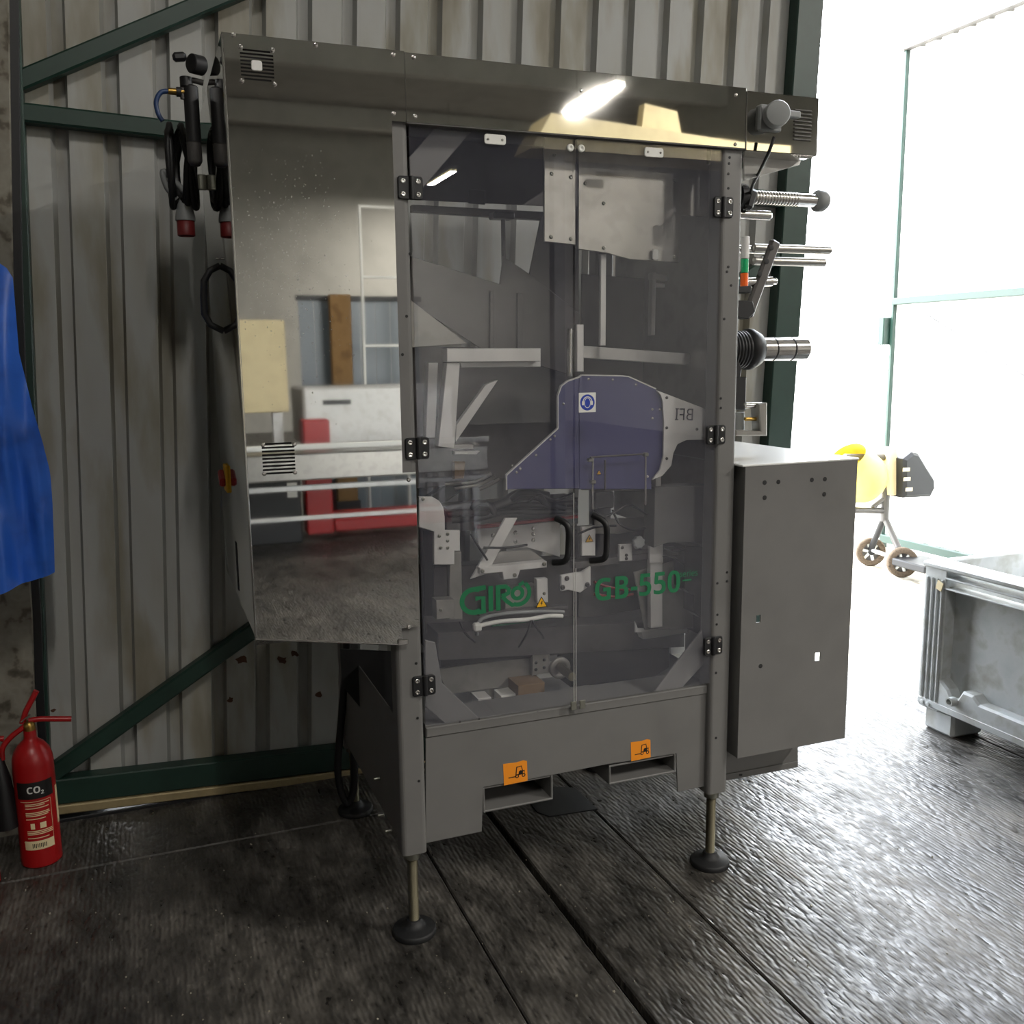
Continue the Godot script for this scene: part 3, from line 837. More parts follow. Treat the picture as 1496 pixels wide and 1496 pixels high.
	# --- cabinet on the right
	var bx := put("control_cabinet", pierced(new_st(), 0.955, 0.348, 1.338, 1.193, 0.056, 0.060, [[1.0051, 0.7462, 1.0198, 0.7679], [1.2152, 0.6054, 1.2336, 0.6307]]), M["paint"], m)
	var shell := new_st()
	span(shell, Vector3(0.955, 0.348, -0.235), Vector3(0.959, 1.193, 0.0558), 0.001)
	span(shell, Vector3(1.334, 0.348, 0.0), Vector3(1.338, 1.193, 0.0558), 0.001)
	span(shell, Vector3(0.955, 0.348, -0.235), Vector3(1.338, 0.352, 0.0558), 0.001)
	put("cabinet_shell", shell, M["paint"], bx)
	put("cabinet_top", span(new_st(), Vector3(0.944, 1.193, -0.62), Vector3(1.342, 1.199, 0.062), 0.0015), M["gloss_white"], bx)
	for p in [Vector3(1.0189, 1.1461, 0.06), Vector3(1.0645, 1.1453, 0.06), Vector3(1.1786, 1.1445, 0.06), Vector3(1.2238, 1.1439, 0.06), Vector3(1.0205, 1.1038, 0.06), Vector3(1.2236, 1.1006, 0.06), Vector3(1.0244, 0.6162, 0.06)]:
		put("hole_shade", lathe(new_st(), [Vector2(0.0065, 0), Vector2(0.0065, 0.0008), Vector2(0, 0.0008)], 14, Transform3D(Basis(Vector3.RIGHT, PI / 2))), M["rubber"], bx, p)  # dark discs in place of the shadow in the cabinet's holes
	build_doors(m)
	build_inside(m)
	build_reel_side(m)

func build_doors(m: Node) -> void:
	var z0 := 0.027
	var z1 := 0.033
	var seam := 0.452
	for k in 2:
		var d := put("door", span(new_st(), Vector3([0.037, seam + 0.002][k], 0.577, z0), Vector3([seam - 0.002, 0.874][k], 2.023, z1), 0.001), M["clear"], m)
		# hinges
		for p in ([Vector3(0.0351, 1.8851, 0.033), Vector3(0.0342, 1.2837, 0.033), Vector3(0.0349, 0.6881, 0.033)] if k == 0 else [Vector3(0.8807, 1.8786, 0.033), Vector3(0.8734, 1.2829, 0.033), Vector3(0.8801, 0.6872, 0.033)]):
			hinge(d, p, 1.0 if k == 0 else -1.0)
		# door edging along the seam
		put("edge_strip", span(new_st(), Vector3([seam - 0.004, seam + 0.002][k], 0.58, z1), Vector3([seam - 0.002, seam + 0.004][k], [1.15, 0.95][k], z1 + 0.002), 0.0005), M["alloy"], d)
		# grip
		var hp: Array = [Vector3(0.3986, 1.0868, 0.033), Vector3(0.4179, 1.071, 0.033), Vector3(0.4216, 1.0256, 0.033), Vector3(0.4137, 0.981, 0.033), Vector3(0.3903, 0.9703, 0.033)] if k == 0 else [Vector3(0.5042, 1.0882, 0.033), Vector3(0.5262, 1.0684, 0.033), Vector3(0.5304, 1.0205, 0.033), Vector3(0.5245, 0.9768, 0.033), Vector3(0.4965, 0.9663, 0.033)]
		var path := []
		for i in 5:
			var p: Vector3 = hp[i]
			p.z = 0.034 if (i == 0 or i == 4) else 0.062
			path.append(p)
		put("handle", tube(new_st(), curve(path, 5), 0.0085, 12), M["black"], d)
		# name tag and corner bush
		var tg := put("tag_plate", slab(new_st(), rounded(-0.027, -0.0115, 0.027, 0.0115, 0.006), 0, 0.003, 0.001), M["white"], d, [Vector3(0.2456, 2.0058, 0.033), Vector3(0.6728, 2.0029, 0.033)][k])
		bolts(tg, [Vector3(-0.018, 0, 0.003), Vector3(0.018, 0, 0.003)], 0.0024, "steel", "screw")
		put("corner_bush", lathe(new_st(), [Vector2(0.009, 0), Vector2(0.009, 0.002), Vector2(0.007, 0.004), Vector2(0.004, 0.004), Vector2(0.003, 0.001), Vector2(0, 0.001)], 18, Transform3D(Basis(Vector3.RIGHT, PI / 2))), M["white"], d, [Vector3(0.4412, 1.9997, 0.033), Vector3(0.4707, 2, 0.033)][k])
		put("catch_plate", block(new_st(), [Vector3(0.4474, 0.5738, 0.035), Vector3(0.4737, 0.5737, 0.035)][k], Vector3(0.017, 0.024, 0.004), 0.002), M["zinc"], d)
		if k == 0:
			# maker's lettering: a drawn G, I, R and a ringed O with a tail
			var g := put("lettering", new_giro(), M["green_print"], d, Vector3(0.2338, 0.8935, 0.0332))
			g.set_meta("label", "green maker's lettering reading GIRO")
			warning_triangle(d, Vector3(0.3568, 0.8643, 0.033), 0.034)
		else:
			var b := put("lettering", writing("GB-550", 0.062), M["green_print"], d, Vector3(0.6397, 0.8837, 0.0334) )
			b.set_meta("label", "green model lettering reading GB-550")
			b.scale.x = 0.93
			put("small_lettering", writing("series", 0.016, 0.0006, false), M["green_print"], d, Vector3(0.7972, 0.903, 0.0334))
			put("underline", span(new_st(), Vector3(0.7782, 0.8873, 0.033), Vector3(0.8064, 0.8827, 0.0334) , 0.0), M["green_print"], d)
			ear_sign(d, Vector3(0.488, 1.3808, 0.033))

func new_giro() -> SurfaceTool:
	var st := new_st()
	var z0 := 0.0
	var z1 := 0.0005
	var w := 0.0125
	# G: an outer bow that runs under the word and an inner bow with its bar
	stroke(st, arc(Vector2(-0.062, -0.002), 0.032, 0.030, 62, 300, 18), w, z0, z1 + 0.00012)
	stroke(st, PackedVector2Array([Vector2(-0.068, 0.027), Vector2(-0.030, 0.030)]), w, z0, z1 + 0.00024)
	stroke(st, PackedVector2Array([Vector2(-0.058, 0.003), Vector2(-0.037, 0.004), Vector2(-0.037, -0.036)]), w, z0, z1 + 0.00036)
	stroke(st, PackedVector2Array([Vector2(-0.064, -0.034), Vector2(-0.030, -0.032)]), w * 0.8, z0, z1 + 0.00048)
	# I
	stroke(st, PackedVector2Array([Vector2(-0.017, -0.034), Vector2(-0.017, 0.032)]), w, z0, z1 + 0.00060)
	# R
	stroke(st, PackedVector2Array([Vector2(0.003, -0.034), Vector2(0.003, 0.032)]), w, z0, z1 + 0.00072)
	stroke(st, PackedVector2Array([Vector2(0.003, 0.027), Vector2(0.024, 0.027), Vector2(0.033, 0.019), Vector2(0.031, 0.009), Vector2(0.020, 0.004), Vector2(0.012, 0.003)]), w * 0.9, z0, z1 + 0.00084)
	# the leg of the R runs on round the O
	var tail := PackedVector2Array([Vector2(0.014, 0.002), Vector2(0.026, -0.012), Vector2(0.042, -0.024)])
	tail.append_array(arc(Vector2(0.058, 0.006), 0.031, 0.030, -110, 52, 14))
	stroke(st, tail, w * 0.85, z0, z1 + 0.00096)
	stroke(st, arc(Vector2(0.056, 0.006), 0.014, 0.014, 0, 345, 20), 0.010, z0, z1 + 0.00108, true)
	stroke(st, PackedVector2Array([Vector2(0.060, 0.026), Vector2(0.074, 0.034)]), w * 0.7, z0, z1 + 0.00120)
	return st

func ear_sign(d: Node, at: Vector3) -> void:
	var s := put("ear_protection_sign", slab(new_st(), rounded(-0.024, -0.025, 0.024, 0.025, 0.001), 0, 0.0006, 0.0), M["white"], d, at)
	put("blue_disc", slab(new_st(), disc(Vector2.ZERO, 0.0205, 32), 0.0006, 0.0009, 0.0), M["blue_ink"], s)
	var st := new_st()
	stroke(st, arc(Vector2(0, 0.001), 0.0125, 0.0135, 10, 170, 14), 0.0022, 0.0009, 0.0012)
	for sx in [-1.0, 1.0]:
		slab(st, rounded(0.0125 * sx - 0.003, -0.007, 0.0125 * sx + 0.003, 0.004, 0.0025), 0.0009, 0.0012, 0.0)
	stroke(st, arc(Vector2(0, -0.001), 0.0085, 0.0125, 0, 345, 24), 0.0016, 0.0009, 0.0012, true)
	put("headset_symbol", st, M["white"], s)

func build_inside(m: Node) -> void:
	plates(m, [
		# upper mounting plates behind the doors
		["mounting_plate", "steel", PackedVector2Array([Vector2(0.438, 2.0564), Vector2(0.5273, 2.0556), Vector2(0.527, 1.7891), Vector2(0.4362, 1.7951)]), -0.126, -0.12],
		["mounting_plate", "steel", PackedVector2Array([Vector2(0.5446, 2.0677), Vector2(1.0125, 2.0699), Vector2(1.0183, 1.8736), Vector2(0.8614, 1.8823), Vector2(0.8551, 1.7526), Vector2(0.6996, 1.7581), Vector2(0.6325, 1.7727), Vector2(0.5444, 1.7811)]), -0.146, -0.14],
		["hanging_tab", "dull_steel", PackedVector2Array([Vector2(0.4357, 2.023), Vector2(0.4907, 2.0216), Vector2(0.49, 1.9775), Vector2(0.4348, 1.9793)]), -0.724, -0.72],
		["rear_rail", "dull_steel", PackedVector2Array([Vector2(0.2455, 1.964), Vector2(0.8001, 1.9601), Vector2(0.8001, 1.934), Vector2(0.2449, 1.9436)]), -0.73, -0.70],
		# feed hopper: dark side sheets with a lighter back
		["hopper_sheet", "dull_steel", PackedVector2Array([Vector2(0.1351, 1.7724), Vector2(0.3927, 1.7019), Vector2(0.4042, 1.7793), Vector2(0.4872, 1.7301), Vector2(0.6405, 1.6234), Vector2(0.6404, 1.4343), Vector2(0.3279, 1.5248), Vector2(0.1314, 1.6484)]), -0.345, -0.34],
		["hopper_sheet", "dull_steel", PackedVector2Array([Vector2(0.5373, 1.8942), Vector2(0.6594, 1.9338), Vector2(0.6593, 1.6233), Vector2(0.4994, 1.7335)]), -0.385, -0.38],
		["hopper_sheet", "satin", PackedVector2Array([Vector2(0.1207, 1.6534), Vector2(0.2799, 1.5359), Vector2(0.1169, 1.5259)]), -0.305, -0.30],
		["hopper_stay", "dull_steel", PackedVector2Array([Vector2(0.3599, 1.6819), Vector2(0.3722, 1.682), Vector2(0.3697, 1.5224), Vector2(0.3573, 1.5225)]), -0.336, -0.33],
		["hopper_stay", "dull_steel", PackedVector2Array([Vector2(0.4427, 1.6773), Vector2(0.4615, 1.6775), Vector2(0.4578, 1.5217), Vector2(0.4409, 1.5219)]), -0.336, -0.33],
		["chute_sheet", "dull_steel", PackedVector2Array([Vector2(0.1498, 1.5329), Vector2(0.6873, 1.5147), Vector2(0.6873, 1.1194), Vector2(0.4253, 1.1344), Vector2(0.1376, 1.1208)]), -0.424, -0.42],
		["chute_sheet", "dull_steel", PackedVector2Array([Vector2(0.7252, 1.7496), Vector2(1.2223, 1.7262), Vector2(1.2311, 1.4023), Vector2(0.7252, 1.4129)]), -0.504, -0.50],
		["chute_sheet", "dull_steel", PackedVector2Array([Vector2(0.7062, 1.4142), Vector2(1.1995, 1.4038), Vector2(1.2093, 1.0385), Vector2(0.7063, 1.0787)]), -0.464, -0.46],
		# white frame below the hopper
		["frame_bar", "alloy", PackedVector2Array([Vector2(0.1886, 1.5224), Vector2(0.4583, 1.5202), Vector2(0.4581, 1.4849), Vector2(0.1878, 1.4865)]), -0.24, -0.20],
		["frame_bar", "alloy", PackedVector2Array([Vector2(0.2355, 1.4859), Vector2(0.4729, 1.4846), Vector2(0.4727, 1.4695), Vector2(0.2391, 1.4712)]), -0.245, -0.235],
		["frame_leg", "alloy", PackedVector2Array([Vector2(0.1909, 1.4847), Vector2(0.2273, 1.4842), Vector2(0.2067, 1.2534), Vector2(0.1606, 1.2629)]), -0.24, -0.21],
		["frame_stay", "alloy", PackedVector2Array([Vector2(0.2249, 1.3132), Vector2(0.3146, 1.4232), Vector2(0.3511, 1.4356), Vector2(0.2239, 1.2681)]), -0.27, -0.25],
		["frame_leg", "alloy", PackedVector2Array([Vector2(0.166, 1.4848), Vector2(0.1934, 1.4845), Vector2(0.1802, 1.2775), Vector2(0.1526, 1.2786)]), -0.33, -0.30],
		["slide_bar", "alloy", PackedVector2Array([Vector2(0.223, 1.2598), Vector2(0.2789, 1.2573), Vector2(0.2787, 1.2458), Vector2(0.2227, 1.2484)]), -0.28, -0.26],
		["slide_bar", "alloy", PackedVector2Array([Vector2(0.2226, 1.2427), Vector2(0.2988, 1.2391), Vector2(0.2865, 1.2301), Vector2(0.2224, 1.2332)]), -0.28, -0.26],
		["wooden_pad", "card", PackedVector2Array([Vector2(0.2155, 1.2146), Vector2(0.2472, 1.213), Vector2(0.2423, 1.1675), Vector2(0.2144, 1.1672)]), -0.26, -0.24],
		# right-hand weigh frame
		["scale_bar", "alloy", PackedVector2Array([Vector2(0.6218, 1.7726), Vector2(0.6384, 1.7731), Vector2(0.6375, 1.5258), Vector2(0.6206, 1.5259)]), -0.17, -0.16],
		["frame_bar", "alloy", PackedVector2Array([Vector2(0.5925, 1.527), Vector2(1.0495, 1.4935), Vector2(1.0504, 1.461), Vector2(0.5925, 1.4927)]), -0.25, -0.22],
		["frame_plate", "alloy", PackedVector2Array([Vector2(0.5589, 1.5843), Vector2(0.5798, 1.5843), Vector2(0.5798, 1.455), Vector2(0.5588, 1.4554)]), -0.20, -0.18],
		["frame_leg", "alloy", PackedVector2Array([Vector2(0.8946, 1.7454), Vector2(0.9087, 1.7457), Vector2(0.9067, 1.5578), Vector2(0.8923, 1.5578)]), -0.38, -0.36],
		["frame_leg", "alloy", PackedVector2Array([Vector2(1.0685, 1.72), Vector2(1.0833, 1.7181), Vector2(1.0826, 1.5424), Vector2(1.0701, 1.5446)]), -0.38, -0.36],
		["frame_bar", "alloy", PackedVector2Array([Vector2(0.8918, 1.743), Vector2(1.0577, 1.7318), Vector2(1.0582, 1.7112), Vector2(0.892, 1.7248)]), -0.38, -0.355],
		["frame_bar", "alloy", PackedVector2Array([Vector2(0.9172, 1.7162), Vector2(1.0529, 1.7059), Vector2(1.0532, 1.6935), Vector2(0.9174, 1.704)]), -0.39, -0.37],
		["frame_bracket", "alloy", PackedVector2Array([Vector2(1.0215, 1.6869), Vector2(1.046, 1.6872), Vector2(1.0269, 1.662)]), -0.38, -0.37],
		["stop_bar", "alloy", PackedVector2Array([Vector2(1.0486, 1.473), Vector2(1.0559, 1.4729), Vector2(1.0569, 1.4333), Vector2(1.0495, 1.4334)]), -0.31, -0.30],
		# lower mechanism, left
		["bearing_plate", "alloy", PackedVector2Array([Vector2(0.0728, 1.1453), Vector2(0.1094, 1.1429), Vector2(0.1276, 1.131), Vector2(0.1383, 1.1123), Vector2(0.1414, 1.0867), Vector2(0.1406, 1.0523), Vector2(0.1819, 1.0491), Vector2(0.1807, 0.9941), Vector2(0.1656, 0.9954), Vector2(0.1647, 0.9586), Vector2(0.1085, 0.9637), Vector2(0.1107, 1.051), Vector2(0.0706, 1.0667)]), -0.112, -0.10],
		["guide_plate", "alloy", PackedVector2Array([Vector2(0.2688, 1.0263), Vector2(0.523, 1.0308), Vector2(0.5226, 0.9243), Vector2(0.4203, 0.9611), Vector2(0.2758, 0.9694)]), -0.23, -0.22],
		["guard_strip", "red", PackedVector2Array([Vector2(0.2713, 1.0366), Vector2(0.5792, 1.0435), Vector2(0.5792, 1.0355), Vector2(0.2711, 1.0269)]), -0.235, -0.215],
		["reflection_bar", "alloy", PackedVector2Array([Vector2(0.2164, 0.9104), Vector2(0.3169, 1.0691), Vector2(0.3526, 1.0665), Vector2(0.2634, 0.921)]), -0.128, -0.12],  # pale bar modelling the gusset's reflection in the door
		["tray_lip", "alloy", PackedVector2Array([Vector2(0.2353, 0.9429), Vector2(0.43, 0.9441), Vector2(0.4299, 0.9268), Vector2(0.3511, 0.9265), Vector2(0.3428, 0.9044), Vector2(0.3031, 0.9045), Vector2(0.2994, 0.9256), Vector2(0.235, 0.9261)]), -0.13, -0.10],
		["tray", "satin", PackedVector2Array([Vector2(0.263, 0.9397), Vector2(0.3072, 0.9739), Vector2(0.3981, 0.9719), Vector2(0.441, 0.9391)]), -0.145, -0.14],
		["side_column", "satin", PackedVector2Array([Vector2(0.1648, 0.9861), Vector2(0.1974, 0.9833), Vector2(0.1973, 0.7954), Vector2(0.1585, 0.7998)]), -0.16, -0.14],
		["mounting_block", "satin", PackedVector2Array([Vector2(0.1116, 0.8675), Vector2(0.1626, 0.864), Vector2(0.1615, 0.8135), Vector2(0.1122, 0.8153)]), -0.14, -0.10],
		["mounting_block", "satin", PackedVector2Array([Vector2(0.3293, 0.8597), Vector2(0.4261, 0.8638), Vector2(0.4255, 0.7885), Vector2(0.3283, 0.7912)]), -0.20, -0.16],
		["mounting_block", "alloy", PackedVector2Array([Vector2(0.4116, 0.8894), Vector2(0.4447, 0.8882), Vector2(0.4463, 0.8193), Vector2(0.4132, 0.8209)]), -0.15, -0.13],
		["support_rail", "dull_steel", PackedVector2Array([Vector2(0.2414, 0.8122), Vector2(0.5072, 0.8029), Vector2(0.5072, 0.793), Vector2(0.2412, 0.8007)]), -0.15, -0.13],
		["frame_column", "iron", PackedVector2Array([Vector2(0.1095, 1.0381), Vector2(0.14, 1.03), Vector2(0.134, 0.7968), Vector2(0.1067, 0.7998)]), -0.24, -0.20],
		["back_box", "dull_steel", PackedVector2Array([Vector2(0.2074, 1.0788), Vector2(0.6192, 1.0816), Vector2(0.6191, 1.0029), Vector2(0.2057, 1.008)]), -0.40, -0.30],
		["back_box", "dull_steel", PackedVector2Array([Vector2(0.1554, 0.897), Vector2(0.6403, 0.8847), Vector2(0.6401, 0.6888), Vector2(0.1501, 0.7026)]), -0.42, -0.36],
		["belt_housing", "dull_steel", PackedVector2Array([Vector2(0.1593, 0.7315), Vector2(0.9612, 0.681), Vector2(0.963, 0.5919), Vector2(0.1573, 0.6515)]), -0.45, -0.25],
		# lower mechanism, right
		["clamp_plate", "alloy", PackedVector2Array([Vector2(0.4819, 0.8946), Vector2(0.5113, 0.8977), Vector2(0.5451, 0.8984), Vector2(0.5728, 0.9116), Vector2(0.5729, 0.8581), Vector2(0.5409, 0.8395), Vector2(0.5028, 0.8513), Vector2(0.4818, 0.8495)]), -0.13, -0.12],
		["label_plate", "alloy", PackedVector2Array([Vector2(0.5593, 1.0214), Vector2(0.6023, 1.0221), Vector2(0.6025, 0.9348), Vector2(0.5593, 0.9385)]), -0.16, -0.15],
		["guide_plate", "satin", PackedVector2Array([Vector2(0.6322, 1.0248), Vector2(0.8183, 1.0215), Vector2(0.8187, 0.9862), Vector2(0.7154, 0.9776), Vector2(0.6323, 0.9841)]), -0.23, -0.22],
		["clamp_plate", "alloy", PackedVector2Array([Vector2(0.6737, 0.9625), Vector2(0.7158, 0.9611), Vector2(0.7163, 0.9126), Vector2(0.6741, 0.9144)]), -0.15, -0.14],
		["clamp_plate", "alloy", PackedVector2Array([Vector2(0.7661, 0.9648), Vector2(0.8113, 0.9651), Vector2(0.8124, 0.8999), Vector2(0.767, 0.902)]), -0.14, -0.13],
		["cross_rail", "dull_steel", PackedVector2Array([Vector2(0.5379, 0.9206), Vector2(0.8953, 0.9341), Vector2(0.8957, 0.9134), Vector2(0.5379, 0.9008)]), -0.19, -0.15],
		["back_box", "dull_steel", PackedVector2Array([Vector2(0.6379, 0.9739), Vector2(1.0103, 0.9673), Vector2(1.0155, 0.7087), Vector2(0.6377, 0.6942)]), -0.42, -0.34],
		["guard_sheet", "satin", PackedVector2Array([Vector2(0.7428, 0.8673), Vector2(0.9143, 0.8955), Vector2(0.9162, 0.8002), Vector2(0.9477, 0.7843), Vector2(0.9501, 0.6722), Vector2(0.7816, 0.6875)]), -0.184, -0.18],
		["frame_column", "alloy", PackedVector2Array([Vector2(0.7747, 0.9156), Vector2(0.8157, 0.912), Vector2(0.819, 0.7023), Vector2(0.7798, 0.7027)]), -0.16, -0.14],
		["cabinet_door", "paint", PackedVector2Array([Vector2(0.7648, 1.1283), Vector2(0.9666, 1.1242), Vector2(0.9717, 0.9307), Vector2(0.8872, 0.9602), Vector2(0.8074, 0.9647), Vector2(0.7628, 0.9544)]), -0.16, -0.10],
		["cabinet_post", "alloy", PackedVector2Array([Vector2(0.7779, 1.1586), Vector2(0.7958, 1.1576), Vector2(0.7965, 1.1121), Vector2(0.7786, 1.1132)]), -0.14, -0.12],
		["drive_motor", "iron", PackedVector2Array([Vector2(0.8767, 0.9473), Vector2(0.9847, 0.9321), Vector2(0.992, 0.6577), Vector2(0.9487, 0.6629), Vector2(0.9474, 0.716), Vector2(0.9137, 0.7409), Vector2(0.9126, 0.7933), Vector2(0.8793, 0.8175)]), -0.26, -0.12],
		["chute_lip", "white", PackedVector2Array([Vector2(0.7899, 0.6715), Vector2(0.9972, 0.6692), Vector2(1.0027, 0.6466), Vector2(0.7996, 0.6445)]), -0.30, -0.22],
		["battery_box", "white", PackedVector2Array([Vector2(0.9379, 0.6123), Vector2(1.0031, 0.6136), Vector2(1.0043, 0.5565), Vector2(0.9439, 0.5528)]), -0.36, -0.30],
		["hook_plate", "white", PackedVector2Array([Vector2(0.7598, 0.7102), Vector2(0.7694, 0.6879), Vector2(0.8115, 0.683), Vector2(0.8117, 0.6701), Vector2(0.7602, 0.6762)]), -0.205, -0.20],
		# floor level
		["cross_beam", "satin", PackedVector2Array([Vector2(0.1713, 0.6078), Vector2(0.4627, 0.614), Vector2(0.4618, 0.524), Vector2(0.211, 0.5275), Vector2(0.1867, 0.5602)]), -0.36, -0.30],
		["cross_beam", "iron", PackedVector2Array([Vector2(0.5752, 0.6264), Vector2(0.9142, 0.6195), Vector2(0.9158, 0.5279), Vector2(0.8598, 0.5018), Vector2(0.575, 0.5105)]), -0.36, -0.26],
		["flange_plate", "satin", PackedVector2Array([Vector2(0.4548, 0.6238), Vector2(0.5101, 0.6232), Vector2(0.5098, 0.5614), Vector2(0.4542, 0.5604)]), -0.29, -0.27],
		["packing_block", "card", PackedVector2Array([Vector2(0.3883, 0.554), Vector2(0.4727, 0.5527), Vector2(0.4723, 0.4917), Vector2(0.3876, 0.4937)]), -0.30, -0.22],
		["terminal_box", "white", PackedVector2Array([Vector2(0.3422, 0.5227), Vector2(0.411, 0.5233), Vector2(0.4105, 0.4769), Vector2(0.3416, 0.4767)]), -0.30, -0.24],
		["terminal_box", "alloy", PackedVector2Array([Vector2(0.2705, 0.5247), Vector2(0.3125, 0.5228), Vector2(0.3119, 0.4854), Vector2(0.2739, 0.4848)]), -0.30, -0.24],
		["beam_shelf", "paint", PackedVector2Array([Vector2(0.0519, 0.5537), Vector2(0.1981, 0.5479), Vector2(0.4978, 0.5451), Vector2(0.9018, 0.5477), Vector2(0.9017, 0.5519), Vector2(0.052, 0.5593)]), -0.14, -0.02],
	])
	# navy guard in two halves with a bright edge, and the silver plate beside it
	var half1 := PackedVector2Array([Vector2(0.2991, 1.156), Vector2(0.2996, 1.1939), Vector2(0.4467, 1.3097), Vector2(0.447, 1.3961), Vector2(0.457, 1.4209), Vector2(0.4748, 1.4331), Vector2(0.5086, 1.4431), Vector2(0.5085, 1.145)])
	var half2 := PackedVector2Array([Vector2(0.5086, 1.4431), Vector2(0.5166, 1.4484), Vector2(0.6347, 1.4444), Vector2(0.6555, 1.4422), Vector2(0.7402, 1.4072), Vector2(0.7554, 1.392), Vector2(0.7621, 1.3731), Vector2(0.7673, 1.3165), Vector2(0.7667, 1.2196), Vector2(0.7564, 1.1818), Vector2(0.7308, 1.1583), Vector2(0.7311, 1.1295), Vector2(0.5085, 1.1432)])
	var nv := put("guard_plate", slab(new_st(), half1, -0.068, -0.06, 0.002), M["navy"], m)
	put("guard_edge", stroke(new_st(), PackedVector2Array([Vector2(0.2991, 1.1542), Vector2(0.2996, 1.1939), Vector2(0.4467, 1.3097), Vector2(0.447, 1.3961), Vector2(0.457, 1.4209), Vector2(0.4748, 1.4331), Vector2(0.5086, 1.4431)]), 0.003, -0.068, -0.058), M["alloy"], nv)
	var nv2 := put("guard_plate", slab(new_st(), half2, -0.068, -0.06, 0.002), M["navy"], m)
	put("guard_edge", stroke(new_st(), PackedVector2Array([Vector2(0.5086, 1.4431), Vector2(0.5166, 1.4484), Vector2(0.6347, 1.4444), Vector2(0.6555, 1.4422), Vector2(0.7402, 1.4072)]), 0.003, -0.068, -0.058), M["alloy"], nv2)
	bolts(nv, [Vector3(0.4628, 1.3741, -0.06), Vector3(0.4248, 1.2816, -0.06), Vector3(0.4367, 1.2902, -0.06), Vector3(0.3833, 1.2419, -0.06), Vector3(0.3383, 1.208, -0.06), Vector3(0.3285, 1.1995, -0.06), Vector3(0.3153, 1.2182, -0.06)], 0.003, "chrome")
	bolts(nv2, [Vector3(0.5367, 1.4372, -0.06), Vector3(0.608, 1.434, -0.06), Vector3(0.6787, 1.4197, -0.06), Vector3(0.7303, 1.3515, -0.06), Vector3(0.7539, 1.3508, -0.06), Vector3(0.7306, 1.3271, -0.06), Vector3(0.7177, 1.1667, -0.06)], 0.003, "chrome")
	var bfi := put("badge_plate", slab(new_st(), PackedVector2Array([Vector2(0.7367, 1.4039), Vector2(0.8922, 1.3489), Vector2(0.9375, 1.3303), Vector2(0.9394, 1.2607), Vector2(0.8344, 1.2632), Vector2(0.806, 1.253), Vector2(0.7934, 1.2288), Vector2(0.7874, 1.1946), Vector2(0.7596, 1.1674), Vector2(0.7273, 1.1578), Vector2(0.7506, 1.1832), Vector2(0.7609, 1.2208), Vector2(0.7615, 1.3172), Vector2(0.7563, 1.3736), Vector2(0.7496, 1.3906)]), -0.056, -0.05, 0.001), M["alloy"], m)
	put("lettering", writing("BFI", 0.031, 0.0006, false, true), M["letter_navy"], bfi, Vector3(0.826, 1.3339, -0.0494), Vector3(0, 0, -0.05))
	bolts(bfi, [Vector3(0.7691, 1.3826, -0.05), Vector3(0.7704, 1.3, -0.05), Vector3(0.7718, 1.2146, -0.05), Vector3(0.8669, 1.2925, -0.05)], 0.0035, "dull_steel")
	# sensor portal in front of the guard
	put("portal_rod", rod(new_st(), Vector3(0.5346, 1.2318, -0.03), Vector3(0.5349, 1.0915, -0.03), 0.003), M["chrome"], m)
	put("portal_rod", rod(new_st(), Vector3(0.6938, 1.2315, -0.03), Vector3(0.6955, 1.0918, -0.03), 0.003), M["chrome"], m)
	put("portal_rod", rod(new_st(), Vector3(0.5266, 1.2322, -0.03), Vector3(0.7001, 1.2331, -0.03), 0.0025), M["dull_steel"], m)
	put("portal_rod", rod(new_st(), Vector3(0.5738, 1.2221, -0.035), Vector3(0.5741, 1.1404, -0.035), 0.0025), M["dull_steel"], m)
	for p in [Vector3(0.5266, 1.2249, -0.03), Vector3(0.6938, 1.2315, -0.03), Vector3(0.5348, 1.1657, -0.03)]:
		put("clamp", block(new_st(), p, Vector3(0.014, 0.010, 0.014), 0.002), M["zinc"], m)
	var sb := put("sensor_box", block(new_st(), Vector3(0.5777, 1.112, -0.05), Vector3(0.050, 0.044, 0.03), 0.003), M["black"], m)
	put("sensor_face", slab(new_st(), rounded(-0.024, -0.021, 0.024, 0.021, 0.002), 0.0, 0.001), M["iron"], sb, Vector3(0.5699, 1.1146, -0.0345))
	warning_triangle(m, Vector3(0.5669, 1.1848, -0.058), 0.014)
	warning_triangle(m, Vector3(0.5825, 0.9843, -0.149), 0.026)
	# bolts on the mounting plates and the mechanism
	bolts(m, [Vector3(0.4667, 2.0127, -0.12), Vector3(0.4587, 1.9663, -0.12), Vector3(0.5134, 1.9607, -0.12), Vector3(0.4558, 1.8079, -0.12), Vector3(0.5131, 1.8045, -0.12)], 0.0045)
	bolts(m, [Vector3(0.5646, 1.9511, -0.14), Vector3(0.6195, 1.9027, -0.14), Vector3(0.62, 1.7868, -0.14), Vector3(0.8379, 1.9723, -0.14), Vector3(0.8394, 1.7671, -0.14)], 0.0045)
	bolts(m, [Vector3(0.1253, 1.0389, -0.1), Vector3(0.1478, 1.0426, -0.1), Vector3(0.1474, 1.0244, -0.1), Vector3(0.147, 1.0061, -0.1), Vector3(0.1283, 1.0077, -0.1), Vector3(0.0836, 1.1392, -0.1)], 0.004)
	bolts(m, [Vector3(0.3852, 1.0075, -0.22), Vector3(0.3849, 0.9819, -0.22), Vector3(0.4397, 1.0151, -0.22), Vector3(0.4396, 0.9993, -0.22), Vector3(0.4394, 0.9814, -0.22), Vector3(0.3171, 1.005, -0.22)], 0.005, "chrome")
	bolts(m, [Vector3(0.4987, 0.8851, -0.12), Vector3(0.5622, 0.8612, -0.12), Vector3(0.486, 0.8609, -0.12)], 0.006, "dull_steel")
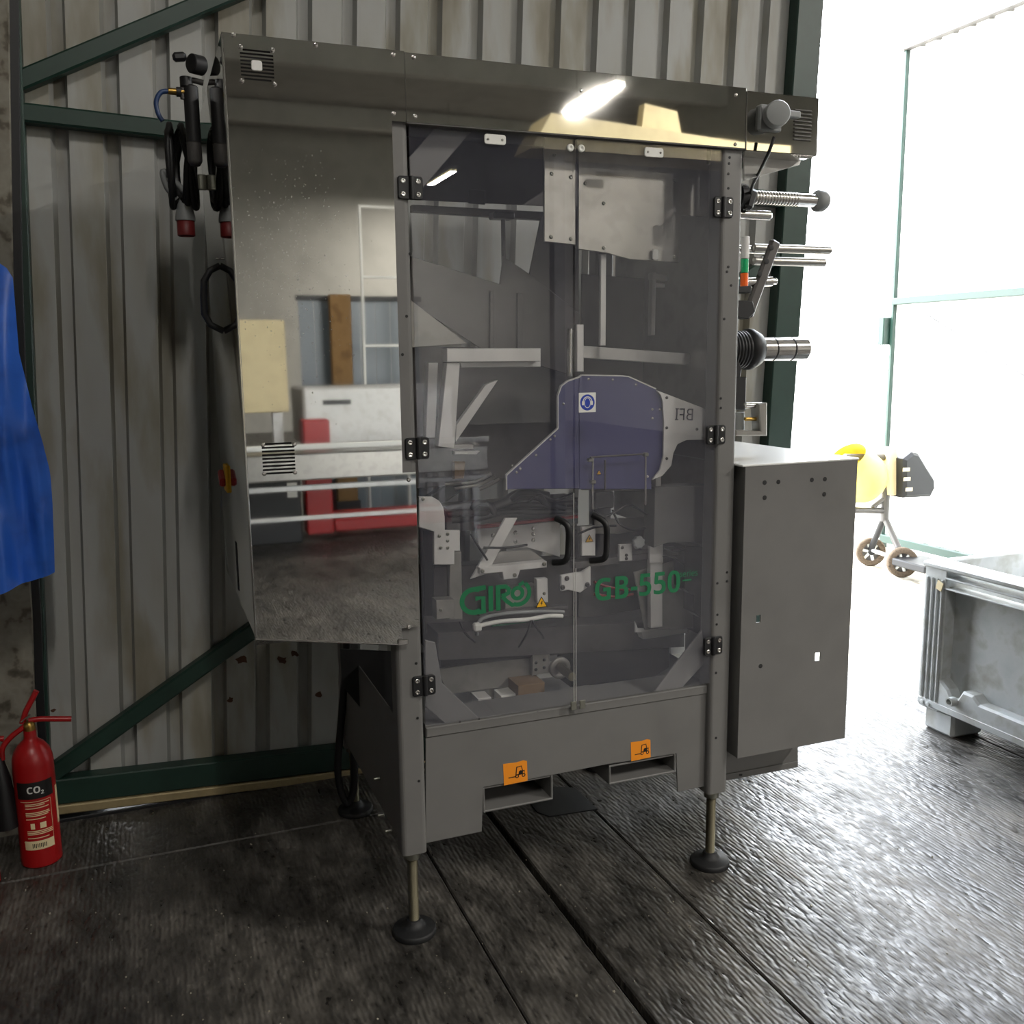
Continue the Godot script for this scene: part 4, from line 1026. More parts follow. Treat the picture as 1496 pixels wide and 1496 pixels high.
	bolts(m, [Vector3(0.6826, 0.9538, -0.14), Vector3(0.6961, 0.9306, -0.14), Vector3(0.6962, 0.9205, -0.14), Vector3(0.7809, 0.9537, -0.14), Vector3(0.8014, 0.954, -0.14), Vector3(0.7904, 0.9264, -0.14)], 0.004, "dull_steel")
	bolts(m, [Vector3(0.335, 0.9147, -0.1), Vector3(0.2429, 0.9347, -0.1), Vector3(0.4218, 0.9372, -0.1)], 0.005)
	bolts(m, [Vector3(0.1241, 0.8401, -0.1), Vector3(0.4213, 0.8544, -0.1)], 0.004)
	bolts(m, [Vector3(0.4656, 0.5992, -0.27), Vector3(0.4654, 0.578, -0.27), Vector3(0.4922, 0.6042, -0.27), Vector3(0.492, 0.5808, -0.27)], 0.004, "iron")
	bolts(m, [Vector3(0.1345, 0.5698, 0.013), Vector3(0.187, 0.5691, 0.013), Vector3(0.3512, 0.5631, 0.013), Vector3(0.538, 0.5468, 0.013)], 0.0025, "dull_steel")
	# clamp, post and round parts
	put("clamp", block(new_st(), Vector3(0.5, 1.9261, -0.6), Vector3(0.07, 0.02, 0.05), 0.004), M["black"], m)
	put("clamp_rod", rod(new_st(), Vector3(0.5045, 1.9222, -0.6), Vector3(0.5043, 1.7494, -0.6), 0.007), M["iron"], m)
	put("cylinder", rod(new_st(), Vector3(0.5474, 1.5738, -0.2), Vector3(0.545, 1.4422, -0.2), 0.009), M["chrome"], m)
	put("round_sight", slab(new_st(), rounded(-0.011, -0.012, 0.011, 0.012, 0.006), 0, 0.004), M["white"], m, Vector3(0.9802, 1.5594, -0.35))
	put("round_sight", slab(new_st(), rounded(-0.009, -0.014, 0.009, 0.014, 0.006), 0, 0.004), M["white"], m, Vector3(0.7727, 1.7718, -0.13))
	var knob := []
	for i in 16:
		knob.append(Vector2.from_angle(TAU * i / 16) * (0.020 if i % 2 else 0.0165))
	put("star_knob", slab(new_st(), PackedVector2Array(knob), 0, 0.014, 0.003), M["plastic_grey"], m, Vector3(0.7204, 0.9703, -0.12))
	var fd := put("bearing", lathe(new_st(), [Vector2(0, 0), Vector2(0.034, 0), Vector2(0.034, 0.008), Vector2(0.031, 0.011), Vector2(0.020, 0.012), Vector2(0.020, 0.008), Vector2(0, 0.008)], 28, Transform3D(Basis(Vector3.RIGHT, PI / 2), Vector3(0.5412, 0.5743, -0.27))), M["satin"], m)
	put("shaft", rod(new_st(), Vector3(0.5377, 0.5794, -0.262), Vector3(0.5335, 0.5803, -0.16), 0.013, 18), M["threaded"], fd)
	put("roller", rod(new_st(), Vector3(0.1723, 0.6488, -0.3), Vector3(0.9425, 0.632, -0.3), 0.035, 24), M["iron"], m)
	# two curved rails, sheen on the chute
	for pp in [[Vector3(0.2049, 1.1453, -0.3), Vector3(0.2796, 1.1491, -0.28), Vector3(0.3303, 1.1738, -0.26)], [Vector3(0.2266, 1.1348, -0.28), Vector3(0.2965, 1.1435, -0.27), Vector3(0.3389, 1.1667, -0.25)], [Vector3(0.2928, 1.1313, -0.26), Vector3(0.3221, 1.1444, -0.25), Vector3(0.3474, 1.1596, -0.24)]]:
		put("curved_rail", tube(new_st(), curve(pp), 0.005), M["satin"], m)
	# cable chain, hoses and wiring
	var ch := [Vector3(0.1732, 1.0857, -0.19), Vector3(0.2203, 1.0975, -0.19), Vector3(0.2675, 1.0905, -0.19), Vector3(0.3074, 1.0877, -0.19), Vector3(0.3481, 1.1022, -0.19), Vector3(0.3788, 1.1175, -0.19), Vector3(0.42, 1.1188, -0.19), Vector3(0.4719, 1.1077, -0.19)]
	put("cable_chain", tube(new_st(), curve(ch, 5), 0.016, 8), M["black"], m)
	for w in [
			[Vector3(0.3972, 1.0993, -0.16), Vector3(0.4131, 1.1309, -0.1), Vector3(0.4446, 1.1166, -0.08), Vector3(0.5108, 1.1285, -0.1)],
			[Vector3(0.5684, 1.0785, -0.09), Vector3(0.593, 1.0591, -0.08), Vector3(0.6371, 1.0665, -0.1), Vector3(0.6951, 1.0791, -0.12), Vector3(0.7617, 1.0438, -0.14)],
			[Vector3(0.6409, 1.0691, -0.12), Vector3(0.6524, 1.0323, -0.1), Vector3(0.7122, 1.0051, -0.13), Vector3(0.7848, 1.0027, -0.16)],
			[Vector3(0.544, 1.0047, -0.14), Vector3(0.5777, 1.0282, -0.1), Vector3(0.652, 1.0232, -0.12)],
			[Vector3(0.8022, 0.9493, -0.11), Vector3(0.8305, 0.9366, -0.1), Vector3(0.8753, 0.9431, -0.11)],
			[Vector3(0.7981, 0.9254, -0.11), Vector3(0.8309, 0.9184, -0.1), Vector3(0.8718, 0.8904, -0.11)],
			[Vector3(0.1766, 0.8024, -0.1), Vector3(0.188, 0.7716, -0.09), Vector3(0.2179, 0.7405, -0.1)],
			[Vector3(0.386, 0.7819, -0.11), Vector3(0.3979, 0.7565, -0.09), Vector3(0.4183, 0.7279, -0.1)],
			[Vector3(0.386, 0.7819, -0.11), Vector3(0.3613, 0.7538, -0.08), Vector3(0.3446, 0.7114, -0.1)],
			[Vector3(0.2188, 1.0336, -0.12), Vector3(0.2344, 0.9988, -0.1), Vector3(0.2605, 0.961, -0.11)],
			[Vector3(0.2494, 0.9957, -0.11), Vector3(0.3084, 0.9944, -0.09), Vector3(0.3718, 0.9948, -0.1)]]:
		put("wire", tube(new_st(), curve(w), 0.0032, 8), M["cable"], m)
	for w in [[Vector3(0.1726, 1.0812, -0.17), Vector3(0.234, 1.0873, -0.15), Vector3(0.3062, 1.077, -0.16), Vector3(0.3729, 1.0966, -0.15), Vector3(0.4589, 1.0894, -0.16), Vector3(0.5517, 1.0876, -0.17)], [Vector3(0.1851, 1.0638, -0.18), Vector3(0.2566, 1.0673, -0.16), Vector3(0.3325, 1.0804, -0.15), Vector3(0.4423, 1.0698, -0.17), Vector3(0.5564, 1.0662, -0.18)], [Vector3(0.349, 1.1171, -0.15), Vector3(0.3654, 1.1351, -0.12), Vector3(0.4114, 1.1284, -0.12), Vector3(0.4462, 1.0988, -0.14), Vector3(0.5066, 1.0799, -0.15)], [Vector3(0.2342, 1.0985, -0.15), Vector3(0.247, 1.1153, -0.13), Vector3(0.2796, 1.1043, -0.14), Vector3(0.2966, 1.0792, -0.15)]]:
		put("hose", tube(new_st(), curve(w), 0.009, 8), M["cable"], m)
	var hs := put("air_line", tube(new_st(), curve([Vector3(0.228, 0.7806, -0.11), Vector3(0.2933, 0.7866, -0.11), Vector3(0.3738, 0.7833, -0.11), Vector3(0.4354, 0.7861, -0.11), Vector3(0.4812, 0.781, -0.11)]), 0.006), M["white"], m)
	put("air_line", tube(new_st(), curve([Vector3(0.2309, 0.7526, -0.12), Vector3(0.2334, 0.7773, -0.12), Vector3(0.2495, 0.7985, -0.12), Vector3(0.3173, 0.8045, -0.12), Vector3(0.4191, 0.7991, -0.12), Vector3(0.49, 0.7894, -0.12)]), 0.005), M["plastic_grey"], m)
	put("union_nut", block(new_st(), Vector3(0.2245, 0.7817, -0.1), Vector3(0.022, 0.022, 0.022), 0.004), M["white"], hs)
	put("air_line", tube(new_st(), curve([Vector3(0.2747, 0.7732, -0.125), Vector3(0.3593, 0.7732, -0.125), Vector3(0.421, 0.776, -0.125), Vector3(0.4669, 0.7788, -0.125)]), 0.0035), M["green_print"], m)
	put("air_line", tube(new_st(), curve([Vector3(0.5885, 0.8644, -0.13), Vector3(0.6364, 0.8436, -0.13), Vector3(0.7028, 0.8289, -0.13)]), 0.004), M["dark_red"], m)
	put("air_line", tube(new_st(), curve([Vector3(0.5886, 0.8284, -0.13), Vector3(0.6586, 0.8131, -0.13), Vector3(0.714, 0.8155, -0.13)]), 0.004), M["dark_red"], m)

func build_reel_side(m: Node) -> void:
	# the plate at the right that carries the net reels, seen edge-on, and what stands out from it
	var sp := put("reel_plate", span(new_st(), Vector3(0.944, 0.95, -0.70), Vector3(0.950, 2.02, -0.035), 0.001), M["steel"], m)
	var z := -0.22
	var r1 := put("reel_shaft", rod(new_st(), Vector3(0.95, 1.955, z), Vector3(1.375, 1.955, z), 0.019, 20), M["chrome"], m)
	var th := new_st()
	for k in 16:
		rod(th, Vector3(1.14 + k * 0.0105, 1.955, z), Vector3(1.146 + k * 0.0105, 1.955, z), 0.0205, 20)
	put("thread", th, M["steel"], r1)
	put("end_knob", lathe(new_st(), [Vector2(0, 0), Vector2(0.022, 0), Vector2(0.032, 0.008), Vector2(0.032, 0.030), Vector2(0.026, 0.04), Vector2(0, 0.04)], 18, along(Vector3(1.372, 1.955, z), Vector3(1.5, 1.955, z))), M["plastic_grey"], r1)
	put("clamp_ring", lathe(new_st(), [Vector2(0.019, 0), Vector2(0.036, 0), Vector2(0.036, 0.022), Vector2(0.019, 0.022)], 20, along(Vector3(1.095, 1.955, z), Vector3(1.5, 1.955, z))), M["iron"], r1)
	put("brake_pad", block(new_st(), Vector3(1.125, 1.945, z + 0.02), Vector3(0.03, 0.06, 0.03), 0.008, Basis(Vector3.BACK, -0.3)), M["iron"], r1)
	for p in [[1.905, 1.215, 0.014, -0.22], [1.815, 1.30, 0.013, -0.30], [1.728, 1.16, 0.013, -0.30]]:
		put("guide_rod", rod(new_st(), Vector3(0.95, p[0], p[3]), Vector3(p[1], p[0], p[3]), p[2], 18, 0.005), M["chrome"], m)
	for p in [Vector3(1.4741, 1.8154, -0.26), Vector3(1.455, 1.7774, -0.26)]:
		put("guide_rod", rod(new_st(), Vector3(1.18, p.y, p.z), Vector3(p.x, p.y, p.z), 0.013, 18, 0.006), M["steel"], m)
	# dancer arm
	var a := Vector3(1.2206, 1.83, -0.2)
	var b := Vector3(1.1288, 1.6095, -0.2)
	var arm := put("dancer_arm", block(new_st(), (a + b) / 2, Vector3(a.distance_to(b), 0.034, 0.02), 0.006, Basis(Vector3.BACK, atan2(b.y - a.y, b.x - a.x))), M["dull_steel"], m)
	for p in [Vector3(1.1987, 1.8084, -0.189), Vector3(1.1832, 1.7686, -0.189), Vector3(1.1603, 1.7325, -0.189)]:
		put("arm_hole", lathe(new_st(), [Vector2(0.008, 0), Vector2(0.008, 0.001), Vector2(0, 0.001)], 12, Transform3D(Basis(Vector3.RIGHT, PI / 2))), M["rubber"], arm, p)  # dark discs paint the shade inside the arm's holes
	put("arm_pivot", rod(new_st(), Vector3(1.1156, 1.7076, -0.21), Vector3(1.2178, 1.7133, -0.21), 0.015), M["chrome"], arm)
	put("pivot_nut", rod(new_st(), Vector3(1.2055, 1.7131, -0.21), Vector3(1.2351, 1.7136, -0.21), 0.010, 6), M["chrome"], arm)
	put("arm_bracket", slab(new_st(), PackedVector2Array([Vector2(1.0408, 1.6537), Vector2(1.1115, 1.6505), Vector2(1.1221, 1.6211), Vector2(1.099, 1.5994), Vector2(1.0422, 1.6071)]), -0.19, -0.15, 0.002), M["iron"], m)
	put("arm_bracket", slab(new_st(), PackedVector2Array([Vector2(1.0395, 1.6962), Vector2(1.1052, 1.6953), Vector2(1.106, 1.6739), Vector2(1.0402, 1.6731)]), -0.19, -0.15, 0.002), M["iron"], m)
	# signal tower
	var t0 := Vector3(1.031, 1.6874, -0.08)
	var tw := put("signal_tower", rod(new_st(), t0 + Vector3(0, 0.075, 0), t0 + Vector3(0, 0.135, 0), 0.0115, 18), M["alloy"], m)
	put("orange_lens", rod(new_st(), t0 + Vector3(0, 0.0, 0), t0 + Vector3(0, 0.035, 0), 0.011, 18), M["lens_orange"], tw)
	put("green_lens", rod(new_st(), t0 + Vector3(0, 0.036, 0), t0 + Vector3(0, 0.074, 0), 0.011, 18), M["lens_green"], tw)
	# bellows drive with a polished barrel
	var y := 1.512
	z = -0.24
	var bl := []
	for k in 8:
		bl.append_array([Vector2(0.050, k * 0.011), Vector2(0.056, k * 0.011 + 0.003), Vector2(0.056, k * 0.011 + 0.007), Vector2(0.050, k * 0.011 + 0.010)])
	bl.append_array([Vector2(0.05, 0.09), Vector2(0.062, 0.095), Vector2(0.062, 0.110), Vector2(0.05, 0.135), Vector2(0.03, 0.145), Vector2(0, 0.145)])
	var drive := put("bellows_drive", lathe(new_st(), bl, 28, along(Vector3(1.06, y, z), Vector3(2, y, z))), M["iron"], m)
	put("drive_mount", rod(new_st(), Vector3(0.95, y, z), Vector3(1.065, y, z), 0.052, 20), M["iron"], drive)
	var br := put("barrel", rod(new_st(), Vector3(1.195, y, z), Vector3(1.375, y, z), 0.036, 28, 0.006), M["chrome"], drive)
	for x in [1.245, 1.312]:
		put("barrel_ring", rod(new_st(), Vector3(x, y, z), Vector3(x + 0.006, y, z), 0.0372, 28), M["iron"], br)
	put("valve_block", slab(new_st(), PackedVector2Array([Vector2(1.0812, 1.4323), Vector2(1.1323, 1.4293), Vector2(1.1332, 1.3285), Vector2(1.0842, 1.3341)]), -0.25, -0.2, 0.003), M["iron"], m)
	put("valve_stem", slab(new_st(), PackedVector2Array([Vector2(1.0796, 1.485), Vector2(1.1039, 1.4806), Vector2(1.1145, 1.452), Vector2(1.1104, 1.4276), Vector2(1.0813, 1.4302)]), -0.23, -0.2, 0.003), M["iron"], m)
	# steel bracket on the cabinet top
	var bk := put("reel_bracket", slab(new_st(), PackedVector2Array([Vector2(1.1054, 1.3541), Vector2(1.1364, 1.3572), Vector2(1.1401, 1.2586), Vector2(1.0304, 1.263), Vector2(1.0299, 1.281), Vector2(1.1155, 1.2737)]), -0.14, -0.1, 0.003), M["steel"], m)
	put("reel_pin", rod(new_st(), Vector3(1.0721, 1.3502, -0.12), Vector3(1.1295, 1.3485, -0.12), 0.009), M["chrome"], bk)
	put("reel_pin", rod(new_st(), Vector3(1.0734, 1.3101, -0.12), Vector3(1.1261, 1.3083, -0.12), 0.006), M["brass"], bk)
	put("filter_glass", rod(new_st(), Vector3(1.0813, 1.3279, -0.16), Vector3(1.0829, 1.2749, -0.16), 0.016), M["plastic_grey"], bk)

# ---------------------------------------------------------------- things standing about
func bent_text(text: String, height: float, r: float, at_y: float, at_angle: float) -> ArrayMesh:
	var src := writing(text, height, 0.0004)
	var a := src.surface_get_arrays(0)
	var v: PackedVector3Array = a[Mesh.ARRAY_VERTEX]
	var nn: PackedVector3Array = a[Mesh.ARRAY_NORMAL]
	for i in v.size():
		var t := v[i].x / r + at_angle
		var rr := r + v[i].z
		nn[i] = Vector3(sin(t) * nn[i].z + cos(t) * nn[i].x, nn[i].y, cos(t) * nn[i].z - sin(t) * nn[i].x)
		v[i] = Vector3(sin(t) * rr, v[i].y + at_y, cos(t) * rr)
	a[Mesh.ARRAY_VERTEX] = v
	a[Mesh.ARRAY_NORMAL] = nn
	var m := ArrayMesh.new()
	m.add_surface_from_arrays(Mesh.PRIMITIVE_TRIANGLES, a)
	return m

func bent_patch(st: SurfaceTool, r: float, y0: float, y1: float, a0: float, a1: float, n := 10) -> SurfaceTool:
	for i in n:
		var t0 := lerpf(a0, a1, float(i) / n)
		var t1 := lerpf(a0, a1, float(i + 1) / n)
		var p0 := Vector3(sin(t0), 0, cos(t0))
		var p1 := Vector3(sin(t1), 0, cos(t1))
		var q := [p0 * r + Vector3(0, y0, 0), p1 * r + Vector3(0, y0, 0), p1 * r + Vector3(0, y1, 0), p0 * r + Vector3(0, y1, 0)]
		soft_tri(st, [q[0], q[1], q[2]], [p0, p1, p1])
		soft_tri(st, [q[0], q[2], q[3]], [p0, p1, p0])
	return st

func extinguisher(called: String, label: String, at: Vector3, face: float, rad := 0.057) -> void:
	var e := thing(called, label, "extinguisher", at)
	var r := rad
	put("cylinder", lathe(new_st(), [Vector2(0, 0.004), Vector2(r - 0.006, 0), Vector2(r, 0.006), Vector2(r, 0.315), Vector2(r * 0.97, 0.335), Vector2(r * 0.85, 0.357), Vector2(r * 0.62, 0.376), Vector2(r * 0.36, 0.388), Vector2(r * 0.31, 0.396), Vector2(r * 0.31, 0.418), Vector2(0, 0.419)], 40), M["red"], e)
	var label_node := Node3D.new()
	label_node.name = "printed_label"
	e.add_child(label_node)
	put("black_band", bent_patch(new_st(), r + 0.0004, 0.222, 0.274, face - 1.15, face + 0.75), M["ink"], label_node)
	put("lettering", bent_text("CO", 0.021, r + 0.0006, 0.250, face - 0.25), M["white"], label_node)
	put("small_lettering", bent_text("2", 0.012, r + 0.0006, 0.240, face + 0.16), M["white"], label_node)
	# printed frame, lines of text, pictograms and the maker's strip
	var st := new_st()
	bent_patch(st, r + 0.0004, 0.085, 0.087, face - 1.0, face + 0.55)
	bent_patch(st, r + 0.0004, 0.213, 0.2145, face - 1.0, face + 0.55)
	bent_patch(st, r + 0.0004, 0.06, 0.2145, face + 0.53, face + 0.55, 1)
	for k in 11:
		var y: float = [0.205, 0.200, 0.192, 0.178, 0.173, 0.168, 0.158, 0.120, 0.115, 0.110, 0.098][k]
		bent_patch(st, r + 0.0004, y, y + 0.0026, face - 0.75, face + [0.45, 0.2, 0.4, 0.42, 0.45, 0.35, 0.2, 0.5, 0.52, 0.5, 0.3][k])
	bent_patch(st, r + 0.0004, 0.128, 0.146, face - 0.1, face + 0.2)
	bent_patch(st, r + 0.0004, 0.128, 0.146, face - 0.55, face - 0.35)
	put("printed_text", st, M["cream"], label_node)
	put("maker_strip", bent_patch(new_st(), r + 0.0005, 0.062, 0.090, face - 0.95, face + 0.55), M["cream"], label_node)
	var dk := new_st()
	for k in 9:
		bent_patch(dk, r + 0.0007, 0.068 + 0.002 * (k % 2), 0.082, face - 0.55 + k * 0.08, face - 0.51 + k * 0.08, 2)
	put("maker_print", dk, M["ink"], label_node)
	put("instruction_strip", bent_patch(new_st(), r + 0.0004, 0.12, 0.24, face + 0.95, face + 1.25), M["cream"], label_node)
	var valve := put("valve", lathe(new_st(), [Vector2(0, 0.412), Vector2(0.017, 0.412), Vector2(0.017, 0.43), Vector2(0.014, 0.445), Vector2(0, 0.446)], 16), M["brass"], e)
	var f := Vector3(sin(face), 0, cos(face))
	put("carry_handle", tube(new_st(), PackedVector3Array([Vector3(0.0, 0.446, 0.0), Vector3(0.03, 0.447, 0.0), Vector3(0.115, 0.434, 0.0)]), 0.0085, 8), M["red"], valve)
	put("squeeze_lever", tube(new_st(), PackedVector3Array([Vector3(-0.018, 0.440, 0.0), Vector3(-0.006, 0.475, 0.0), Vector3(0.028, 0.535, 0.0)]), 0.0085, 8), M["red"], valve)
	put("safety_pin", rod(new_st(), Vector3(-0.02, 0.448, 0.012), Vector3(0.008, 0.470, 0.012), 0.002), M["zinc"], valve)
	put("swivel_pipe", tube(new_st(), curve([Vector3(-0.012, 0.43, 0), Vector3(-0.05, 0.405, 0.005), Vector3(-0.075, 0.375, 0.008), Vector3(-0.078, 0.34, 0.01)]), 0.008), M["red"], valve)
	put("discharge_horn", lathe(new_st(), [Vector2(0, 0), Vector2(0.034, 0), Vector2(0.034, 0.03), Vector2(0.026, 0.15), Vector2(0.016, 0.2), Vector2(0.012, 0.22), Vector2(0, 0.22)], 24, Transform3D(Basis(Vector3.BACK, 0.03), Vector3(-0.082, 0.13, 0.008))), M["black"], e)

func build_props() -> void:
	# coiled power lead with a red plug, hung on the machine's side
	var pc := thing("power_cable", "black power cable coiled and hung with a red-ended plug", "cable", Vector3(-0.425, 2.03, -0.66))
	var coil := PackedVector3Array()
	var rng := RandomNumberGenerator.new()
	rng.seed = 5
	for k in 15 * 28:
		var t := TAU * k / 28.0
		var turn := k / 28.0
		var off := Vector3(0.033 * sin(turn * 2.1) + 0.004 * sin(t * 2.0 + turn), 0.010 * sin(turn * 3.7), 0.012 * cos(turn * 2.9))
		coil.append(Vector3(off.x, off.y + cos(t) * (0.095 + 0.006 * sin(turn * 5.0)), sin(t) * 0.05))
	put("coil", tube(new_st(), coil, 0.0085, 8), M["cable"], pc)
	put("tail", tube(new_st(), curve([Vector3(0, -0.07, 0.03), Vector3(-0.05, -0.02, 0.03), Vector3(-0.045, -0.06, 0.03), Vector3(-0.022, -0.09, 0.02)]), 0.0085), M["plastic_grey"], pc)
	var pg := put("plug", lathe(new_st(), [Vector2(0, 0.0), Vector2(0.012, 0.0), Vector2(0.02, -0.015), Vector2(0.027, -0.05), Vector2(0.027, -0.06), Vector2(0.0, -0.061)], 20, Transform3D(Basis(), Vector3(0.0, -0.085, 0.0))), M["plastic_grey"], pc)
	put("plug_collar", lathe(new_st(), [Vector2(0, 0.0), Vector2(0.024, 0.0), Vector2(0.024, -0.04), Vector2(0.021, -0.042), Vector2(0.021, -0.01), Vector2(0, -0.01)], 20, Transform3D(Basis(), Vector3(0.0, -0.145, 0.0))), M["dark_red"], pg)

	extinguisher("fire_extinguisher", "red carbon dioxide extinguisher with black CO2 band, next to the sliding door", Vector3(-0.9534, 0, -0.792), 0.28)
	extinguisher("fire_extinguisher", "red extinguisher beside the one with the CO2 band, under the blue sheet", Vector3(-1.125, 0, -0.70), 0.9, 0.07)

	# blue plastic sheet hanging at the wall: a folded curtain with thickness
	var tp := new_st()
	var rows := 36
	var cols := 90
	var grid := []
	for j in rows + 1:
		var t := float(j) / rows
		var y := lerpf(1.80, 0.885, t)
		var right := -0.84
		var hem := [[1.80, -0.96], [1.763, -0.903], [1.737, -0.877], [1.517, -0.879], [1.366, -0.858], [1.269, -0.838], [1.181, -0.826], [1.093, -0.828], [0.86, -0.842]]
		for k in hem.size() - 1:
			if y <= hem[k][0] and y >= hem[k + 1][0]:
				right = lerpf(hem[k][1], hem[k + 1][1], inverse_lerp(hem[k][0], hem[k + 1][0], y))
		var row := []
		for i in cols + 1:
			var s := float(i) / cols
			var x := lerpf(-1.75, right, s)
			var fold := 0.016 * sin(x * 62.0 + t * 5.5) * (0.4 + 0.6 * t) + 0.012 * sin(x * 23.0 - t * 6.0) + 0.006 * sin(x * 120.0 - t * 9.0) * smoothstep(0.3, 0.7, t)
			row.append(Vector3(x, y + 0.03 * sin(s * 7.0) * t - 0.10 * (1.0 - s) * smoothstep(0.9, 1.0, t), -0.70 + fold))
		grid.append(row)
	for side in 2:
		var off := Vector3(0, 0, -0.003 * side)
		for j in rows:
			for i in cols:
				var q := [grid[j + 1][i] + off, grid[j + 1][i + 1] + off, grid[j][i + 1] + off, grid[j][i] + off]
				var nn := []
				for c in [[j + 1, i], [j + 1, i + 1], [j, i + 1], [j, i]]:
					var gx: Vector3 = grid[c[0]][mini(c[1] + 1, cols)] - grid[c[0]][maxi(c[1] - 1, 0)]
					var gy: Vector3 = grid[maxi(c[0] - 1, 0)][c[1]] - grid[mini(c[0] + 1, rows)][c[1]]
					nn.append(gx.cross(gy).normalized() * (1.0 if side == 0 else -1.0))
				if side == 0:
					soft_tri(tp, [q[0], q[1], q[2]], [nn[0], nn[1], nn[2]])
					soft_tri(tp, [q[0], q[2], q[3]], [nn[0], nn[2], nn[3]])
				else:
					soft_tri(tp, [q[2], q[1], q[0]], [nn[2], nn[1], nn[0]])
					soft_tri(tp, [q[3], q[2], q[0]], [nn[3], nn[2], nn[0]])
	tag(put("plastic_sheet", tp, M["tarp"], self), "blue plastic sheet hanging in folds beside the sliding door", "sheet")
	tag(put("hose", tube(new_st(), curve([Vector3(-1.5, 1.3, -0.90), Vector3(-1.16, 1.05, -0.905), Vector3(-1.09, 0.86, -0.91), Vector3(-1.12, 0.72, -0.912), Vector3(-1.3, 0.55, -0.915), Vector3(-1.5, 0.5, -0.915)]), 0.011), M["cream"], self), "pale hose hanging on the concrete pier behind the blue sheet", "hose")

	# dark rubber mat under the machine
	var mt := new_st()
	var mo := PackedVector2Array()
	for p in [Vector3(0.5573, 0, -0.4899), Vector3(0.5837, 0, -0.448), Vector3(0.7526, 0, -0.435), Vector3(0.75, 0, -0.608), Vector3(0.6656, 0, -0.6549), Vector3(0.5613, 0, -0.6407)]:
		mo.append(Vector2(p.x, -p.z))
	slab(mt, mo, 0.0005, 0.004, 0.001, Transform3D(Basis(Vector3.RIGHT, -PI / 2), Vector3.ZERO))
	tag(put("rubber_mat", mt, M["rubber"], self), "dark rubber mat on the floor beneath the bagging machine", "mat")

	# chips and crumbs of gravel on the floor
	var mm := MultiMesh.new()
	mm.transform_format = MultiMesh.TRANSFORM_3D
	var chip := new_st()
	slab(chip, PackedVector2Array([Vector2(-1, -0.6), Vector2(0.3, -0.9), Vector2(1, 0.1), Vector2(0.2, 0.8), Vector2(-0.7, 0.6)]), -0.5, 0.5, 0.25)
	mm.mesh = chip.commit()
	mm.instance_count = 700
	for i in 700:
		var x := rng.randf_range(-1.4, 2.2)
		var z := rng.randf_range(-0.9, 1.6)
		var s := rng.randf_range(0.0008, 0.0026) * (1.6 if rng.randf() < 0.08 else 1.0)
		var b := Basis(Vector3(rng.randf_range(-1, 1), rng.randf_range(-1, 1), rng.randf_range(-1, 1)).normalized(), rng.randf() * TAU).scaled(Vector3.ONE * s)
		mm.set_instance_transform(i, Transform3D(b, Vector3(x, s * 0.4, z)))
	var gr := MultiMeshInstance3D.new()
	gr.name = "floor_debris"
	gr.multimesh = mm
	gr.material_override = M["chip"]
	gr.set_meta("kind", "stuff")
	tag(gr, "small pale chips and crumbs scattered over the concrete floor", "debris")
	add_child(gr)

	build_pallet_box()
	build_mixer()

